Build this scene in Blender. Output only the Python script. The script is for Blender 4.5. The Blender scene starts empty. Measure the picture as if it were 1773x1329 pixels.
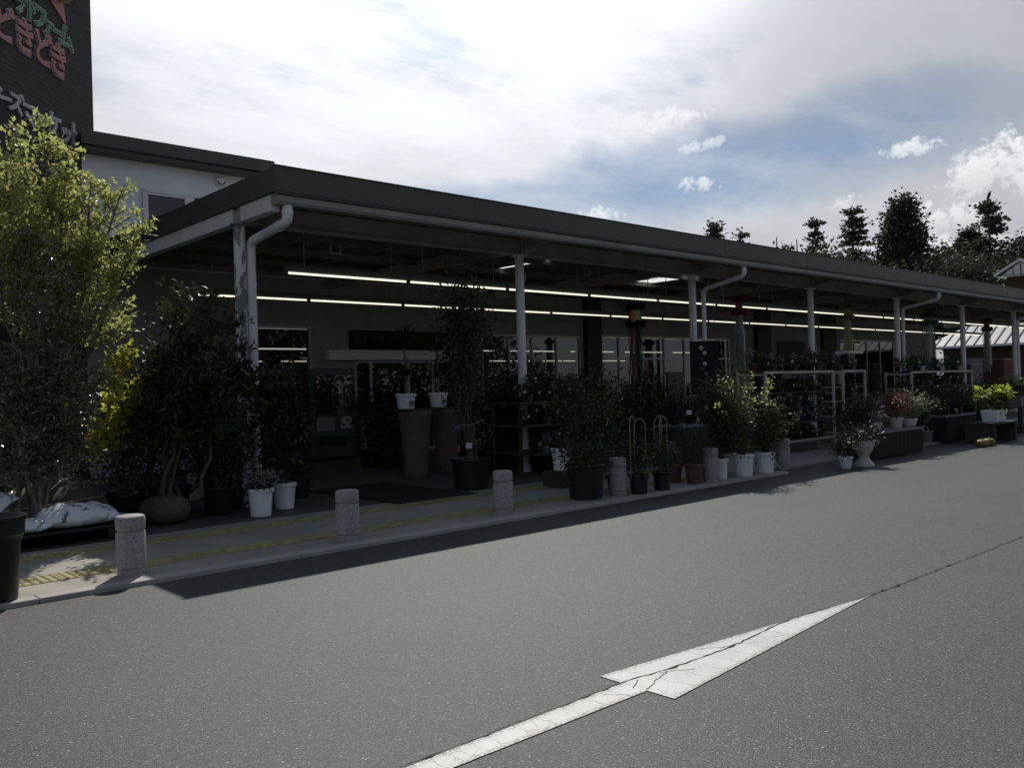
import bpy, math, random
import numpy as np
from mathutils import Vector, Matrix, Quaternion
R = math.radians
rng = np.random.default_rng(7)
random.seed(7)
sc = bpy.context.scene
COL = sc.collection

# ------------------------------------------------------------------ camera
EYE = np.array([0.0, 0.0, 1.4])
YAW, PITCH, ROLL, FPX = R(47.31789), R(0.17016), R(-1.6536), 1490.0
CX, CY = 886.5, 664.5
_f = np.array([math.cos(YAW)*math.cos(PITCH), math.sin(YAW)*math.cos(PITCH), math.sin(PITCH)])
_r0 = np.array([math.sin(YAW), -math.cos(YAW), 0.0]); _u0 = np.cross(_r0, _f)
_r = math.cos(ROLL)*_r0 + math.sin(ROLL)*_u0
_u = -math.sin(ROLL)*_r0 + math.cos(ROLL)*_u0
cam_d = bpy.data.cameras.new('camera')
cam = bpy.data.objects.new('camera', cam_d); COL.objects.link(cam)
cam_d.sensor_width = 36.0; cam_d.sensor_fit = 'HORIZONTAL'
cam_d.lens = FPX/1773.0*36.0
cam_d.clip_start = 0.05; cam_d.clip_end = 3000
cam.matrix_world = Matrix(((_r[0], _u[0], -_f[0], EYE[0]), (_r[1], _u[1], -_f[1], EYE[1]),
                           (_r[2], _u[2], -_f[2], EYE[2]), (0, 0, 0, 1)))
sc.camera = cam

def ray(px, py): return _f + ((px-CX)*_r + (CY-py)*_u)/FPX
def gp(px, py, z=0.035):                     # survey: where the ray meets a level surface
    d = ray(px, py); return EYE + d*(z-EYE[2])/d[2]
def yp(px, py, y):                          # survey: where the ray meets the plane Y = y
    d = ray(px, py); return EYE + d*y/d[1]
def sky_dir(px, py):
    d = ray(px, py); return d/np.linalg.norm(d)

# ------------------------------------------------------------------ light and sky
SUN_EL, SUN_AZ = R(46.5), R(52)
SUN = np.array([math.cos(SUN_EL)*math.cos(SUN_AZ), math.cos(SUN_EL)*math.sin(SUN_AZ), math.sin(SUN_EL)])
sun_d = bpy.data.lights.new('sun', 'SUN'); sun_d.energy = 4.0; sun_d.angle = R(0.53); sun_d.color = (1.0, 0.95, 0.87)
sun = bpy.data.objects.new('sun', sun_d); COL.objects.link(sun)
sun.location = (10, 20, 40)
sun.rotation_euler = Vector((-SUN)).to_track_quat('-Z', 'Y').to_euler()
sc.view_settings.view_transform = 'Standard'; sc.view_settings.look = 'None'
sc.view_settings.gamma = 1.0; sc.view_settings.use_curve_mapping = False
sc.view_settings.exposure = -0.15
sc.cycles.use_denoising = True
sc.cycles.max_bounces = 6; sc.cycles.diffuse_bounces = 3; sc.cycles.transparent_max_bounces = 12
sc.cycles.sample_clamp_indirect = 4.0
world = bpy.data.worlds.new('World'); sc.world = world; world.use_nodes = True

class NT:                                    # small wrapper to write node trees
    def __init__(s, tree): s.t = tree; s.t.nodes.clear()
    def n(s, typ, **kw):
        nd = s.t.nodes.new(typ)
        for k, v in kw.items(): setattr(nd, k, v)
        return nd
    def link(s, a, b): s.t.links.new(a, b)
    def set(s, sock, v):
        if hasattr(v, 'is_output') or isinstance(v, bpy.types.NodeSocket): s.link(v, sock)
        else: sock.default_value = v
    def math(s, op, a, b=None, c=None, clamp=False):
        nd = s.n('ShaderNodeMath', operation=op); nd.use_clamp = clamp
        s.set(nd.inputs[0], a)
        if b is not None: s.set(nd.inputs[1], b)
        if c is not None: s.set(nd.inputs[2], c)
        return nd.outputs[0]
    def vmath(s, op, a, b=None, out=0):
        nd = s.n('ShaderNodeVectorMath', operation=op)
        s.set(nd.inputs[0], a)
        if b is not None: s.set(nd.inputs[1], b)
        return nd.outputs[out]
    def dot(s, a, v): return s.vmath('DOT_PRODUCT', a, tuple(float(x) for x in v), out='Value')
    def ramp(s, fac, lo, hi, a=0.0, b=1.0, smooth=True):
        nd = s.n('ShaderNodeMapRange'); nd.interpolation_type = 'SMOOTHSTEP' if smooth else 'LINEAR'
        s.set(nd.inputs['Value'], fac); s.set(nd.inputs['From Min'], lo); s.set(nd.inputs['From Max'], hi)
        s.set(nd.inputs['To Min'], a); s.set(nd.inputs['To Max'], b)
        return nd.outputs[0]
    def noise(s, vec, scale, detail=4, rough=0.55, dist=0.0, out='Fac'):
        nd = s.n('ShaderNodeTexNoise'); nd.inputs['Scale'].default_value = scale
        nd.inputs['Detail'].default_value = detail; nd.inputs['Roughness'].default_value = rough
        nd.inputs['Distortion'].default_value = dist
        if vec is not None: s.link(vec, nd.inputs['Vector'])
        return nd.outputs[out]
    def mix(s, fac, a, b):
        nd = s.n('ShaderNodeMix', data_type='RGBA')
        s.set(nd.inputs[0], fac)
        for i, v in ((6, a), (7, b)):
            if isinstance(v, (tuple, list)): v = tuple(v) + ((1.0,) if len(v) == 3 else ())
            s.set(nd.inputs[i], v)
        return nd.outputs[2]

SKY_STRENGTH = 0.1
def build_world():
    w = NT(world.node_tree)
    out = w.n('ShaderNodeOutputWorld'); bg = w.n('ShaderNodeBackground'); bg.inputs['Strength'].default_value = SKY_STRENGTH
    w.link(bg.outputs[0], out.inputs[0])
    sky = w.n('ShaderNodeTexSky', sky_type='NISHITA'); sky.sun_disc = False
    sky.sun_elevation = SUN_EL; sky.sun_rotation = R(90) - SUN_AZ
    sky.air_density = 1.0; sky.dust_density = 0.6; sky.ozone_density = 1.5
    tc = w.n('ShaderNodeTexCoord'); d = tc.outputs['Generated']
    sep = w.n('ShaderNodeSeparateXYZ'); w.link(d, sep.inputs[0])
    el = sep.outputs[2]
    # high streaky sheet: direction projected on a flat layer
    den = w.math('ADD', w.math('MAXIMUM', el, 0.0), 0.16)
    inv = w.math('DIVIDE', 1.0, den)
    pl = w.vmath('MULTIPLY', d, (1.0, 1.0, 0.0))
    sc_ = w.n('ShaderNodeVectorMath', operation='SCALE'); w.link(pl, sc_.inputs[0]); w.link(inv, sc_.inputs['Scale'])
    pv = sc_.outputs[0]
    mp = w.n('ShaderNodeMapping'); mp.inputs['Rotation'].default_value = (0, 0, R(-58)); mp.inputs['Scale'].default_value = (0.75, 1.9, 1)
    w.link(pv, mp.inputs['Vector'])
    n1 = w.noise(mp.outputs[0], 0.9, 7, 0.58, 0.4)
    n2 = w.noise(pv, 2.6, 6, 0.6, 0.6)
    cir = w.math('ADD', w.math('MULTIPLY', n1, 0.65), w.math('MULTIPLY', n2, 0.35))
    # region of thinner cloud low on the right of the sun
    def blob(px, py, ax, ay, rot=0.0, warp=None):
        c = sky_dir(px, py); t = R(rot)
        rr = math.cos(t)*_r + math.sin(t)*_u; uu = -math.sin(t)*_r + math.cos(t)*_u
        rr = rr - c*(rr@c); uu = uu - c*(uu@c)
        k = w.dot(d, c)
        a = w.math('DIVIDE', w.dot(d, rr*FPX/ax), k); b = w.math('DIVIDE', w.dot(d, uu*FPX/ay), k)
        if warp is not None: b = w.math('ADD', b, warp)
        q = w.math('ADD', w.math('MULTIPLY', a, a), w.math('MULTIPLY', b, b))
        front = w.math('GREATER_THAN', k, 0.2)
        return q, b, front
    wq = w.math('MULTIPLY', w.math('SUBTRACT', w.noise(d, 5.0, 5, 0.6), 0.5), 2.0)
    q, b, fr = blob(1290, 278, 560, 84, 7, wq)
    gap = w.math('MULTIPLY', w.ramp(q, 1.4, 0.1), fr)
    q2, b2, fr2 = blob(880, 345, 420, 46, 4, wq)
    gap2 = w.math('MULTIPLY', w.ramp(q2, 1.4, 0.2), fr2)
    gap = w.math('MAXIMUM', gap, w.math('MULTIPLY', gap2, 0.9))
    streak = w.ramp(cir, 0.40, 0.60)
    dens = w.math('MULTIPLY', w.ramp(cir, 0.22, 0.5), 0.93)
    thin = w.math('MULTIPLY', streak, 0.40)
    dens = w.math('ADD', w.math('MULTIPLY', dens, w.math('SUBTRACT', 1.0, gap)), w.math('MULTIPLY', w.math('ADD', thin, 0.10), gap))
    # away from the sun the sheet opens up
    sd = w.dot(d, SUN)
    glare = w.math('POWER', w.math('MAXIMUM', sd, 0.0), 5.0)
    glare2 = w.math('POWER', w.math('MAXIMUM', sd, 0.0), 22.0)
    br = w.math('ADD', 4.9, w.math('ADD', w.math('MULTIPLY', glare, 8.5), w.math('MULTIPLY', glare2, 40.0)))
    shade = w.ramp(w.noise(mp.outputs[0], 1.7, 5, 0.55, 0.3), 0.25, 0.75, 0.88, 1.10)
    br = w.math('MULTIPLY', br, shade)
    ccol = w.n('ShaderNodeCombineXYZ')
    w.link(w.math('MULTIPLY', br, 0.98), ccol.inputs[0]); w.link(br, ccol.inputs[1]); w.link(w.math('MULTIPLY', br, 1.04), ccol.inputs[2])
    # lower, bluer band of clear sky
    nis = w.vmath('MULTIPLY', sky.outputs[0], (0.62, 0.66, 0.74))
    # the sheet thins out away from the sun and straight overhead
    dens = w.math('MULTIPLY', dens, w.ramp(sd, -0.15, 0.42, 0.55, 1.0))
    dens = w.math('MULTIPLY', dens, w.ramp(el, 0.44, 0.66, 1.0, 0.12))
    q3, b3, fr3 = blob(1800, 40, 420, 190, -12, wq)
    col = w.mix(w.math('MULTIPLY', w.ramp(q3, 1.5, 0.2), fr3), w.mix(dens, nis, ccol.outputs[0]), w.mix(0.55, w.mix(dens, nis, ccol.outputs[0]), (4.2, 4.5, 5.0)))
    # heaped clouds
    cn = w.noise(d, 30.0, 8, 0.62, 0.3)
    cn2 = w.noise(d, 85.0, 6, 0.62, 0.5)
    warp = w.math('ADD', w.math('MULTIPLY', w.math('SUBTRACT', cn, 0.5), 5.0), w.math('MULTIPLY', w.math('SUBTRACT', cn2, 0.5), 6.0))
    for px, py, ax, ay, rot, st, dark in [(1143, 206, 80, 17, 5, .85, .1), (1216, 250, 40, 10, 12, .6, .1), (1205, 320, 34, 13, 0, .75, .35),
                                     (1582, 256, 44, 13, 4, .85, .3), (1745, 278, 78, 40, 20, .95, .45), (1040, 372, 40, 14, 0, .8, .35),
                                     (1462, 356, 22, 18, 0, .75, .75), (1630, 380, 60, 26, 0, .85, .65), (1560, 428, 150, 18, 0, .6, .3), (1860, 300, 70, 50, 0, .9, .5)]:
        q, b, fr = blob(px, py, ax, ay, rot)
        e = w.math('SUBTRACT', w.math('SUBTRACT', 1.0, q), w.math('MULTIPLY', warp, 0.75))
        m = w.math('MULTIPLY', w.math('MULTIPLY', w.ramp(e, -0.1, 1.15), fr), st)
        lum = w.ramp(w.math('ADD', b, w.math('MULTIPLY', warp, 0.35)), -0.9, 0.7, 10.4*(1-dark*0.45), 10.6)
        cc = w.n('ShaderNodeCombineXYZ'); w.link(w.math('MULTIPLY', lum, 0.97), cc.inputs[0]); w.link(lum, cc.inputs[1]); w.link(w.math('MULTIPLY', lum, 1.03), cc.inputs[2])
        col = w.mix(m, col, cc.outputs[0])
    w.link(col, bg.inputs['Color'])
build_world()
world.cycles.sampling_method = 'MANUAL'; world.cycles.sample_map_resolution = 512

# ------------------------------------------------------------------ materials
MATS = {}
def mat(name):
    m = bpy.data.materials.new(name); m.use_nodes = True; MATS[name] = m
    t = NT(m.node_tree); out = t.n('ShaderNodeOutputMaterial'); p = t.n('ShaderNodeBsdfPrincipled')
    t.link(p.outputs[0], out.inputs[0]); return m, t, p, out
def simple(name, col, rough=0.6, var=0.12, scale=6.0, metal=0.0, bump=0.0, bscale=60.0, spec=0.5, dirt=None):
    m, t, p, out = mat(name)
    tc = t.n('ShaderNodeTexCoord'); v = tc.outputs['Object']
    n = t.noise(v, scale, 6, 0.6)
    a = tuple(c*(1-var) for c in col); b = tuple(min(1, c*(1+var)) for c in col)
    c = t.mix(t.ramp(n, 0.25, 0.75), a, b)
    if dirt:
        c = t.mix(t.math('MULTIPLY', t.ramp(t.noise(v, scale*0.45, 7, 0.7, 0.3), 0.52, 0.72), dirt[3]), c, dirt[:3])
    t.link(c, p.inputs['Base Color'])
    t.link(t.ramp(n, 0.2, 0.8, rough*0.9, min(1, rough*1.1)), p.inputs['Roughness'])
    p.inputs['Metallic'].default_value = metal
    p.inputs['Specular IOR Level'].default_value = spec
    if bump:
        bn = t.n('ShaderNodeBump'); bn.inputs['Strength'].default_value = bump; bn.inputs['Distance'].default_value = 0.01
        t.link(t.noise(v, bscale, 4, 0.6), bn.inputs['Height']); t.link(bn.outputs[0], p.inputs['Normal'])
    return m
def leaf(name, a, b, trans=0.35, rough=0.45, c3=None, spec=0.4):
    m, t, p, out = mat(name)
    g = t.n('ShaderNodeNewGeometry'); r = g.outputs['Random Per Island']
    col = t.mix(r, a, b)
    if c3: col = t.mix(t.ramp(t.math('FRACT', t.math('MULTIPLY', r, 7.31)), 0.7, 0.95), col, c3)
    t.link(col, p.inputs['Base Color']); p.inputs['Roughness'].default_value = rough; p.inputs['Specular IOR Level'].default_value = spec
    tr = t.n('ShaderNodeBsdfTranslucent')
    t.link(t.mix(0.5, col, tuple(min(1, x*2.4) for x in b)), tr.inputs['Color'])
    mx = t.n('ShaderNodeMixShader'); mx.inputs[0].default_value = trans
    t.link(p.outputs[0], mx.inputs[1]); t.link(tr.outputs[0], mx.inputs[2]); t.link(mx.outputs[0], out.inputs[0])
    return m
def emit(name, col, s):
    m, t, p, out = mat(name)
    p.inputs['Base Color'].default_value = (.8, .8, .8, 1); p.inputs['Emission Color'].default_value = (*col, 1); p.inputs['Emission Strength'].default_value = s
    return m

def make_asphalt():
    m, t, p, out = mat('asphalt')
    g = t.n('ShaderNodeNewGeometry'); v = g.outputs['Position']
    big = t.noise(v, 0.22, 4, 0.55); mid = t.noise(v, 1.6, 5, 0.65, 0.2)
    vo = t.n('ShaderNodeTexVoronoi', feature='F1'); vo.inputs['Scale'].default_value = 175.0; t.link(v, vo.inputs['Vector'])
    vo2 = t.n('ShaderNodeTexVoronoi', feature='F1'); vo2.inputs['Scale'].default_value = 60.0; t.link(v, vo2.inputs['Vector'])
    s1 = t.n('ShaderNodeSeparateColor'); t.link(vo.outputs['Color'], s1.inputs[0])
    s2 = t.n('ShaderNodeSeparateColor'); t.link(vo2.outputs['Color'], s2.inputs[0])
    base = t.mix(t.ramp(big, 0.3, 0.7), (0.030, 0.0302, 0.0298), (0.048, 0.048, 0.0467))
    base = t.mix(t.math('MULTIPLY', t.ramp(mid, 0.35, 0.75), 0.35), base, (0.048, 0.047, 0.045))
    base = t.mix(t.math('MULTIPLY', t.ramp(s1.outputs[0], 0.55, 1.0, smooth=False), 0.85), base, (0.175, 0.174, 0.166))
    base = t.mix(t.math('MULTIPLY', t.ramp(s1.outputs[1], 0.6, 1.0, smooth=False), 0.8), base, (0.018, 0.018, 0.017))
    # worn wheel tracks along the road and scattered old drips
    sx = t.n('ShaderNodeSeparateXYZ'); t.link(v, sx.inputs[0])
    tw = t.math('ADD', sx.outputs[1], t.math('MULTIPLY', t.noise(v, 0.35, 2, 0.5), 0.5))
    tr = t.math('MAXIMUM', t.ramp(t.math('ABSOLUTE', t.math('SUBTRACT', tw, 4.6)), 0.55, 0.1), t.ramp(t.math('ABSOLUTE', t.math('SUBTRACT', tw, 1.3)), 0.55, 0.1))
    base = t.mix(t.math('MULTIPLY', tr, 0.10), base, (0.085, 0.084, 0.081))
    st = t.ramp(t.noise(v, 2.3, 3, 0.5, 0.6), 0.70, 0.76)
    base = t.mix(t.math('MULTIPLY', st, 0.45), base, (0.030, 0.030, 0.029))
    chip = t.math('MULTIPLY', t.math('GREATER_THAN', s2.outputs[0], 0.955), t.math('LESS_THAN', vo2.outputs['Distance'], 0.30))
    base = t.mix(t.math('MULTIPLY', chip, 0.8), base, (0.34, 0.33, 0.30))
    t.link(base, p.inputs['Base Color'])
    p.inputs['Roughness'].default_value = 0.60; p.inputs['Specular IOR Level'].default_value = 0.34
    bn = t.n('ShaderNodeBump'); bn.inputs['Strength'].default_value = 0.55; bn.inputs['Distance'].default_value = 0.003
    h = t.math('ADD', t.math('MULTIPLY', vo.outputs['Distance'], -1.0), t.math('MULTIPLY', mid, 0.3))
    t.link(h, bn.inputs['Height']); t.link(bn.outputs[0], p.inputs['Normal'])
make_asphalt()
def make_paint():
    m, t, p, out = mat('road_paint')
    g = t.n('ShaderNodeNewGeometry'); v = g.outputs['Position']
    uv = t.n('ShaderNodeUVMap'); u = t.n('ShaderNodeSeparateXYZ'); t.link(uv.outputs[0], u.inputs[0])
    n = t.noise(v, 22, 6, 0.7); n2 = t.noise(v, 120, 3, 0.6); n3 = t.noise(v, 3.0, 4, 0.6)
    c = t.mix(t.ramp(n3, 0.3, 0.7), (0.50, 0.49, 0.465), (0.62, 0.61, 0.585))
    # worn edge: u.x = distance from the painted edge in metres
    e = t.math('ADD', u.outputs[0], t.math('MULTIPLY', t.math('SUBTRACT', n, 0.5), 0.05))
    wear = t.math('MAXIMUM', t.math('MULTIPLY', t.ramp(e, 0.045, -0.004), t.ramp(n2, 0.46, 0.53)), t.math('MULTIPLY', t.ramp(n2, 0.60, 0.66), t.ramp(t.noise(v, 5, 4, 0.6), 0.5, 0.62)))
    # thin cross cracks along the line
    wob = t.math('MULTIPLY', t.math('SUBTRACT', t.noise(v, 7, 3, 0.6), 0.5), 0.10)
    sx = t.n('ShaderNodeSeparateXYZ'); t.link(v, sx.inputs[0])
    fr = t.math('ABSOLUTE', t.math('SUBTRACT', t.math('FRACT', t.math('DIVIDE', t.math('ADD', t.math('ADD', sx.outputs[0], t.math('MULTIPLY', sx.outputs[1], 0.12)), wob), 0.145)), 0.5))
    crack = t.math('MULTIPLY', t.ramp(fr, 0.016, 0.006), t.ramp(n, 0.30, 0.46))
    vo = t.n('ShaderNodeTexVoronoi', feature='DISTANCE_TO_EDGE'); vo.inputs['Scale'].default_value = 11; t.link(v, vo.inputs['Vector'])
    web = t.math('MULTIPLY', t.ramp(vo.outputs['Distance'], 0.022, 0.008), t.ramp(t.noise(v, 2.2, 3, 0.6), 0.57, 0.63))
    k = t.math('MAXIMUM', t.math('MAXIMUM', wear, crack), t.math('MULTIPLY', web, 0.7), clamp=True)
    t.link(t.mix(t.math('MULTIPLY', k, 0.88), c, (0.066, 0.064, 0.06)), p.inputs['Base Color']); p.inputs['Roughness'].default_value = 0.55
    bn = t.n('ShaderNodeBump'); bn.inputs['Strength'].default_value = 0.4; bn.inputs['Distance'].default_value = 0.004
    t.link(t.noise(v, 90, 3, 0.6), bn.inputs['Height']); t.link(bn.outputs[0], p.inputs['Normal'])
make_paint()
simple('crack_fill', (0.018, 0.018, 0.017), 0.9)
def make_pavement():
    m, t, p, out = mat('concrete_paving')
    g = t.n('ShaderNodeNewGeometry'); v = g.outputs['Position']
    n = t.noise(v, 1.2, 6, 0.65, 0.3); n2 = t.noise(v, 30, 4, 0.7)
    c = t.mix(t.ramp(n, 0.3, 0.7), (0.27, 0.245, 0.205), (0.36, 0.33, 0.28))
    c = t.mix(t.math('MULTIPLY', t.ramp(n2, 0.45, 0.75), 0.3), c, (0.20, 0.185, 0.16))
    c = t.mix(t.math('MULTIPLY', t.ramp(t.noise(v, 4.0, 6, 0.7, 0.5), 0.55, 0.72), 0.45), c, (0.15, 0.138, 0.115))
    sx = t.n('ShaderNodeSeparateXYZ'); t.link(v, sx.inputs[0])
    def joint(s, per, off):
        fr = t.math('ABSOLUTE', t.math('SUBTRACT', t.math('FRACT', t.math('DIVIDE', t.math('ADD', s, off), per)), 0.5))
        return t.ramp(fr, 0.008/per, 0.003/per)
    j = t.math('MAXIMUM', joint(sx.outputs[0], 3.0, 0.72), joint(sx.outputs[1], 3.6, 1.55))
    c = t.mix(t.math('MULTIPLY', j, 0.75), c, (0.05, 0.045, 0.04))
    t.link(c, p.inputs['Base Color']); p.inputs['Roughness'].default_value = 0.8
    bn = t.n('ShaderNodeBump'); bn.inputs['Strength'].default_value = 0.25; bn.inputs['Distance'].default_value = 0.004
    t.link(n2, bn.inputs['Height']); t.link(bn.outputs[0], p.inputs['Normal'])
make_pavement()
simple('kerb_concrete', (0.38, 0.36, 0.325), 0.85, 0.15, 3.0, bump=0.2, dirt=(0.2, 0.19, 0.16, 0.5))
simple('tactile_yellow', (0.34, 0.285, 0.135), 0.75, 0.25, 9.0, bump=0.2, dirt=(0.17, 0.15, 0.105, 0.85))
simple('granite', (0.34, 0.33, 0.32), 0.75, 0.35, 70.0, bump=0.35, bscale=90, dirt=(0.10, 0.10, 0.10, 0.7))
def make_tower_brick():
    m, t, p, out = mat('tower_brick')
    tc = t.n('ShaderNodeTexCoord'); sx = t.n('ShaderNodeSeparateXYZ'); t.link(tc.outputs['Object'], sx.inputs[0])
    cb = t.n('ShaderNodeCombineXYZ'); t.link(t.math('ADD', sx.outputs[0], sx.outputs[1]), cb.inputs[0]); t.link(sx.outputs[2], cb.inputs[1])
    br = t.n('ShaderNodeTexBrick'); t.link(cb.outputs[0], br.inputs['Vector'])
    br.inputs['Scale'].default_value = 1.0; br.inputs['Brick Width'].default_value = 0.24; br.inputs['Row Height'].default_value = 0.07
    br.inputs['Mortar Size'].default_value = 0.004
    br.inputs['Color1'].default_value = (0.034, 0.033, 0.032, 1); br.inputs['Color2'].default_value = (0.050, 0.047, 0.045, 1); br.inputs['Mortar'].default_value = (0.018, 0.018, 0.018, 1)
    t.link(br.outputs['Color'], p.inputs['Base Color']); p.inputs['Roughness'].default_value = 0.8
    bn = t.n('ShaderNodeBump'); bn.inputs['Strength'].default_value = 0.5; bn.inputs['Distance'].default_value = 0.01; bn.invert = True
    t.link(br.outputs['Fac'], bn.inputs['Height']); t.link(bn.outputs[0], p.inputs['Normal'])
make_tower_brick()
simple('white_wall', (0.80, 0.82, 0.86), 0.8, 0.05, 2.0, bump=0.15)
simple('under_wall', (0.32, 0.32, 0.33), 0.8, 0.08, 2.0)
simple('dark_metal', (0.085, 0.080, 0.076), 0.5, 0.10, 1.5, spec=0.4)
simple('roof_sheet', (0.10, 0.10, 0.105), 0.5, 0.1, 2.0)
simple('deck', (0.17, 0.163, 0.152), 0.7, 0.3, 1.3)
simple('beam_paint', (0.42, 0.39, 0.345), 0.6, 0.18, 1.8, dirt=(0.10, 0.085, 0.07, 0.75))
simple('white_steel', (0.78, 0.78, 0.78), 0.5, 0.08, 2.5, dirt=(0.45, 0.42, 0.38, 0.5))
simple('gutter_paint', (0.30, 0.285, 0.26), 0.6, 0.15, 1.8, dirt=(0.09, 0.08, 0.07, 0.75))
def make_peeling():
    m, t, p, out = mat('peeling_paint')
    tc = t.n('ShaderNodeTexCoord'); mp = t.n('ShaderNodeMapping'); mp.inputs['Scale'].default_value = (5, 5, 1.5); t.link(tc.outputs['Object'], mp.inputs['Vector'])
    n = t.noise(mp.outputs[0], 2.2, 6, 0.6, 0.6)
    k = t.ramp(n, 0.485, 0.51)
    t.link(t.mix(k, (0.74, 0.75, 0.75), (0.20, 0.205, 0.215)), p.inputs['Base Color']); p.inputs['Roughness'].default_value = 0.65
    bn = t.n('ShaderNodeBump'); bn.inputs['Strength'].default_value = 0.4; bn.inputs['Distance'].default_value = 0.003; bn.invert = True
    t.link(k, bn.inputs['Height']); t.link(bn.outputs[0], p.inputs['Normal'])
make_peeling()
simple('white_plastic', (0.82, 0.84, 0.87), 0.4, 0.05, 5.0)
simple('cream_plastic', (0.55, 0.52, 0.47), 0.5, 0.06, 5.0)
simple('black_plastic', (0.012, 0.012, 0.013), 0.38, 0.2, 5.0)
simple('black_matt', (0.012, 0.012, 0.013), 0.9, 0.2, 5.0)
simple('terracotta', (0.13, 0.075, 0.052), 0.85, 0.25, 8.0, bump=0.2)
simple('pink_stone', (0.15, 0.11, 0.108), 0.8, 0.2, 9.0, bump=0.2)
simple('soil', (0.03, 0.022, 0.016), 0.95, 0.4, 30.0, bump=0.6, bscale=50)
simple('bark', (0.085, 0.07, 0.055), 0.85, 0.35, 14.0, bump=0.5, bscale=40)
simple('bark_grey', (0.13, 0.122, 0.105), 0.8, 0.35, 10.0, bump=0.4, bscale=40)
simple('burlap', (0.11, 0.092, 0.075), 0.95, 0.3, 18.0, bump=0.8, bscale=90)
simple('rope', (0.30, 0.25, 0.18), 0.9, 0.2, 30)
simple('aluminium', (0.42, 0.42, 0.43), 0.4, 0.05, 3, metal=0.6)
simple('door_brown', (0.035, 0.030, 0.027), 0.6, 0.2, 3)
simple('vend_green', (0.045, 0.085, 0.065), 0.4, 0.1, 4)
simple('vend_blue', (0.10, 0.13, 0.16), 0.4, 0.1, 4)
simple('vend_inner', (0.11, 0.12, 0.13), 0.6, 0.1, 4)
simple('bottle_plastic', (0.20, 0.19, 0.20), 0.3, 0.5, 3)
simple('lacquer', (0.16, 0.15, 0.14), 0.5, 0.1, 4)
simple('rack_paint', (0.50, 0.47, 0.42), 0.5, 0.15, 4, dirt=(0.2, 0.15, 0.10, 0.5))
simple('grey_plastic', (0.17, 0.18, 0.19), 0.5, 0.1, 5)
simple('dark_green_plastic', (0.025, 0.05, 0.045), 0.5, 0.1, 5)
simple('dark_wood', (0.055, 0.042, 0.035), 0.8, 0.3, 9)
simple('brown_red_wall', (0.038, 0.019, 0.016), 0.8, 0.3, 3)
simple('pale_roof', (0.62, 0.60, 0.58), 0.4, 0.05, 0.6)
simple('seam_dark', (0.10, 0.10, 0.10), 0.6)
simple('paper_white', (0.75, 0.74, 0.72), 0.8, 0.03)
simple('rubber', (0.010, 0.010, 0.011), 0.85, 0.3, 20, bump=0.4, bscale=120)
simple('ribbon_yellow', (0.60, 0.66, 0.05), 0.5, 0.05)
simple('cane', (0.28, 0.24, 0.15), 0.6, 0.2, 10)
simple('letter_pink', (0.42, 0.16, 0.14), 0.6, 0.05)
simple('letter_green', (0.10, 0.25, 0.15), 0.6, 0.05)
simple('letter_white', (0.42, 0.42, 0.43), 0.6, 0.05)
simple('letter_yellow', (0.42, 0.33, 0.12), 0.6, 0.05)
simple('brick_pink', (0.21, 0.10, 0.09), 0.8, 0.2, 5)
simple('pumpkin', (0.22, 0.18, 0.04), 0.6, 0.2, 8)
for nm, c in dict(red=(.24, .05, .05), rose=(.26, .04, .08), orange=(.60, .22, .04), yellow=(.50, .46, .10), lime=(.30, .55, .12), green=(.05, .15, .08), blue=(.05, .08, .15), purple=(.10, .04, .16),
                  white=(.55, .55, .53), aqua=(.17, .21, .22), straw=(.32, .30, .17), black=(.015, .012, .02)).items():
    simple('paper_'+nm, c, 0.7, 0.08, 12)
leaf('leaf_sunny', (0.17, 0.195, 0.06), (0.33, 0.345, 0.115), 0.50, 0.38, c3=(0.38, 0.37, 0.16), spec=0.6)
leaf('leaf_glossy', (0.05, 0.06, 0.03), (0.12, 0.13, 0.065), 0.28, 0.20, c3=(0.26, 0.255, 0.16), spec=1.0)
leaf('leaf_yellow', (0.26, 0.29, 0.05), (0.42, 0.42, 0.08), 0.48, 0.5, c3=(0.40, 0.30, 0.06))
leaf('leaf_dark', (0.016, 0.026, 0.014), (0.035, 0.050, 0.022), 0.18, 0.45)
leaf('leaf_mid', (0.025, 0.045, 0.018), (0.060, 0.085, 0.030), 0.28, 0.4, c3=(0.10, 0.11, 0.04))
leaf('leaf_maple', (0.030, 0.042, 0.018), (0.055, 0.060, 0.025), 0.25, 0.5, c3=(0.07, 0.045, 0.02))
leaf('leaf_variegated', (0.07, 0.10, 0.04), (0.26, 0.27, 0.16), 0.35, 0.4)
leaf('leaf_red', (0.06, 0.025, 0.02), (0.14, 0.055, 0.045), 0.25, 0.45, c3=(0.18, 0.13, 0.10))
leaf('leaf_bronze', (0.06, 0.045, 0.030), (0.11, 0.085, 0.050), 0.25, 0.5)
leaf('leaf_silver', (0.12, 0.14, 0.13), (0.28, 0.30, 0.29), 0.2, 0.5)
leaf('leaf_lime', (0.20, 0.26, 0.035), (0.30, 0.36, 0.055), 0.45, 0.45)
leaf('leaf_far', (0.022, 0.036, 0.024), (0.055, 0.070, 0.042), 0.22, 0.6, c3=(0.09, 0.11, 0.07))
leaf('petal_white', (0.45, 0.44, 0.42), (0.62, 0.60, 0.58), 0.3, 0.6)
leaf('petal_pink', (0.24, 0.17, 0.19), (0.38, 0.27, 0.29), 0.3, 0.6)
leaf('petal_purple', (0.07, 0.03, 0.10), (0.16, 0.09, 0.18), 0.3, 0.6)
emit('tube_light', (1.0, 0.96, 0.80), 1.25)
emit('tube_light_indoor', (1.0, 0.93, 0.82), 0.9)
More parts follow.
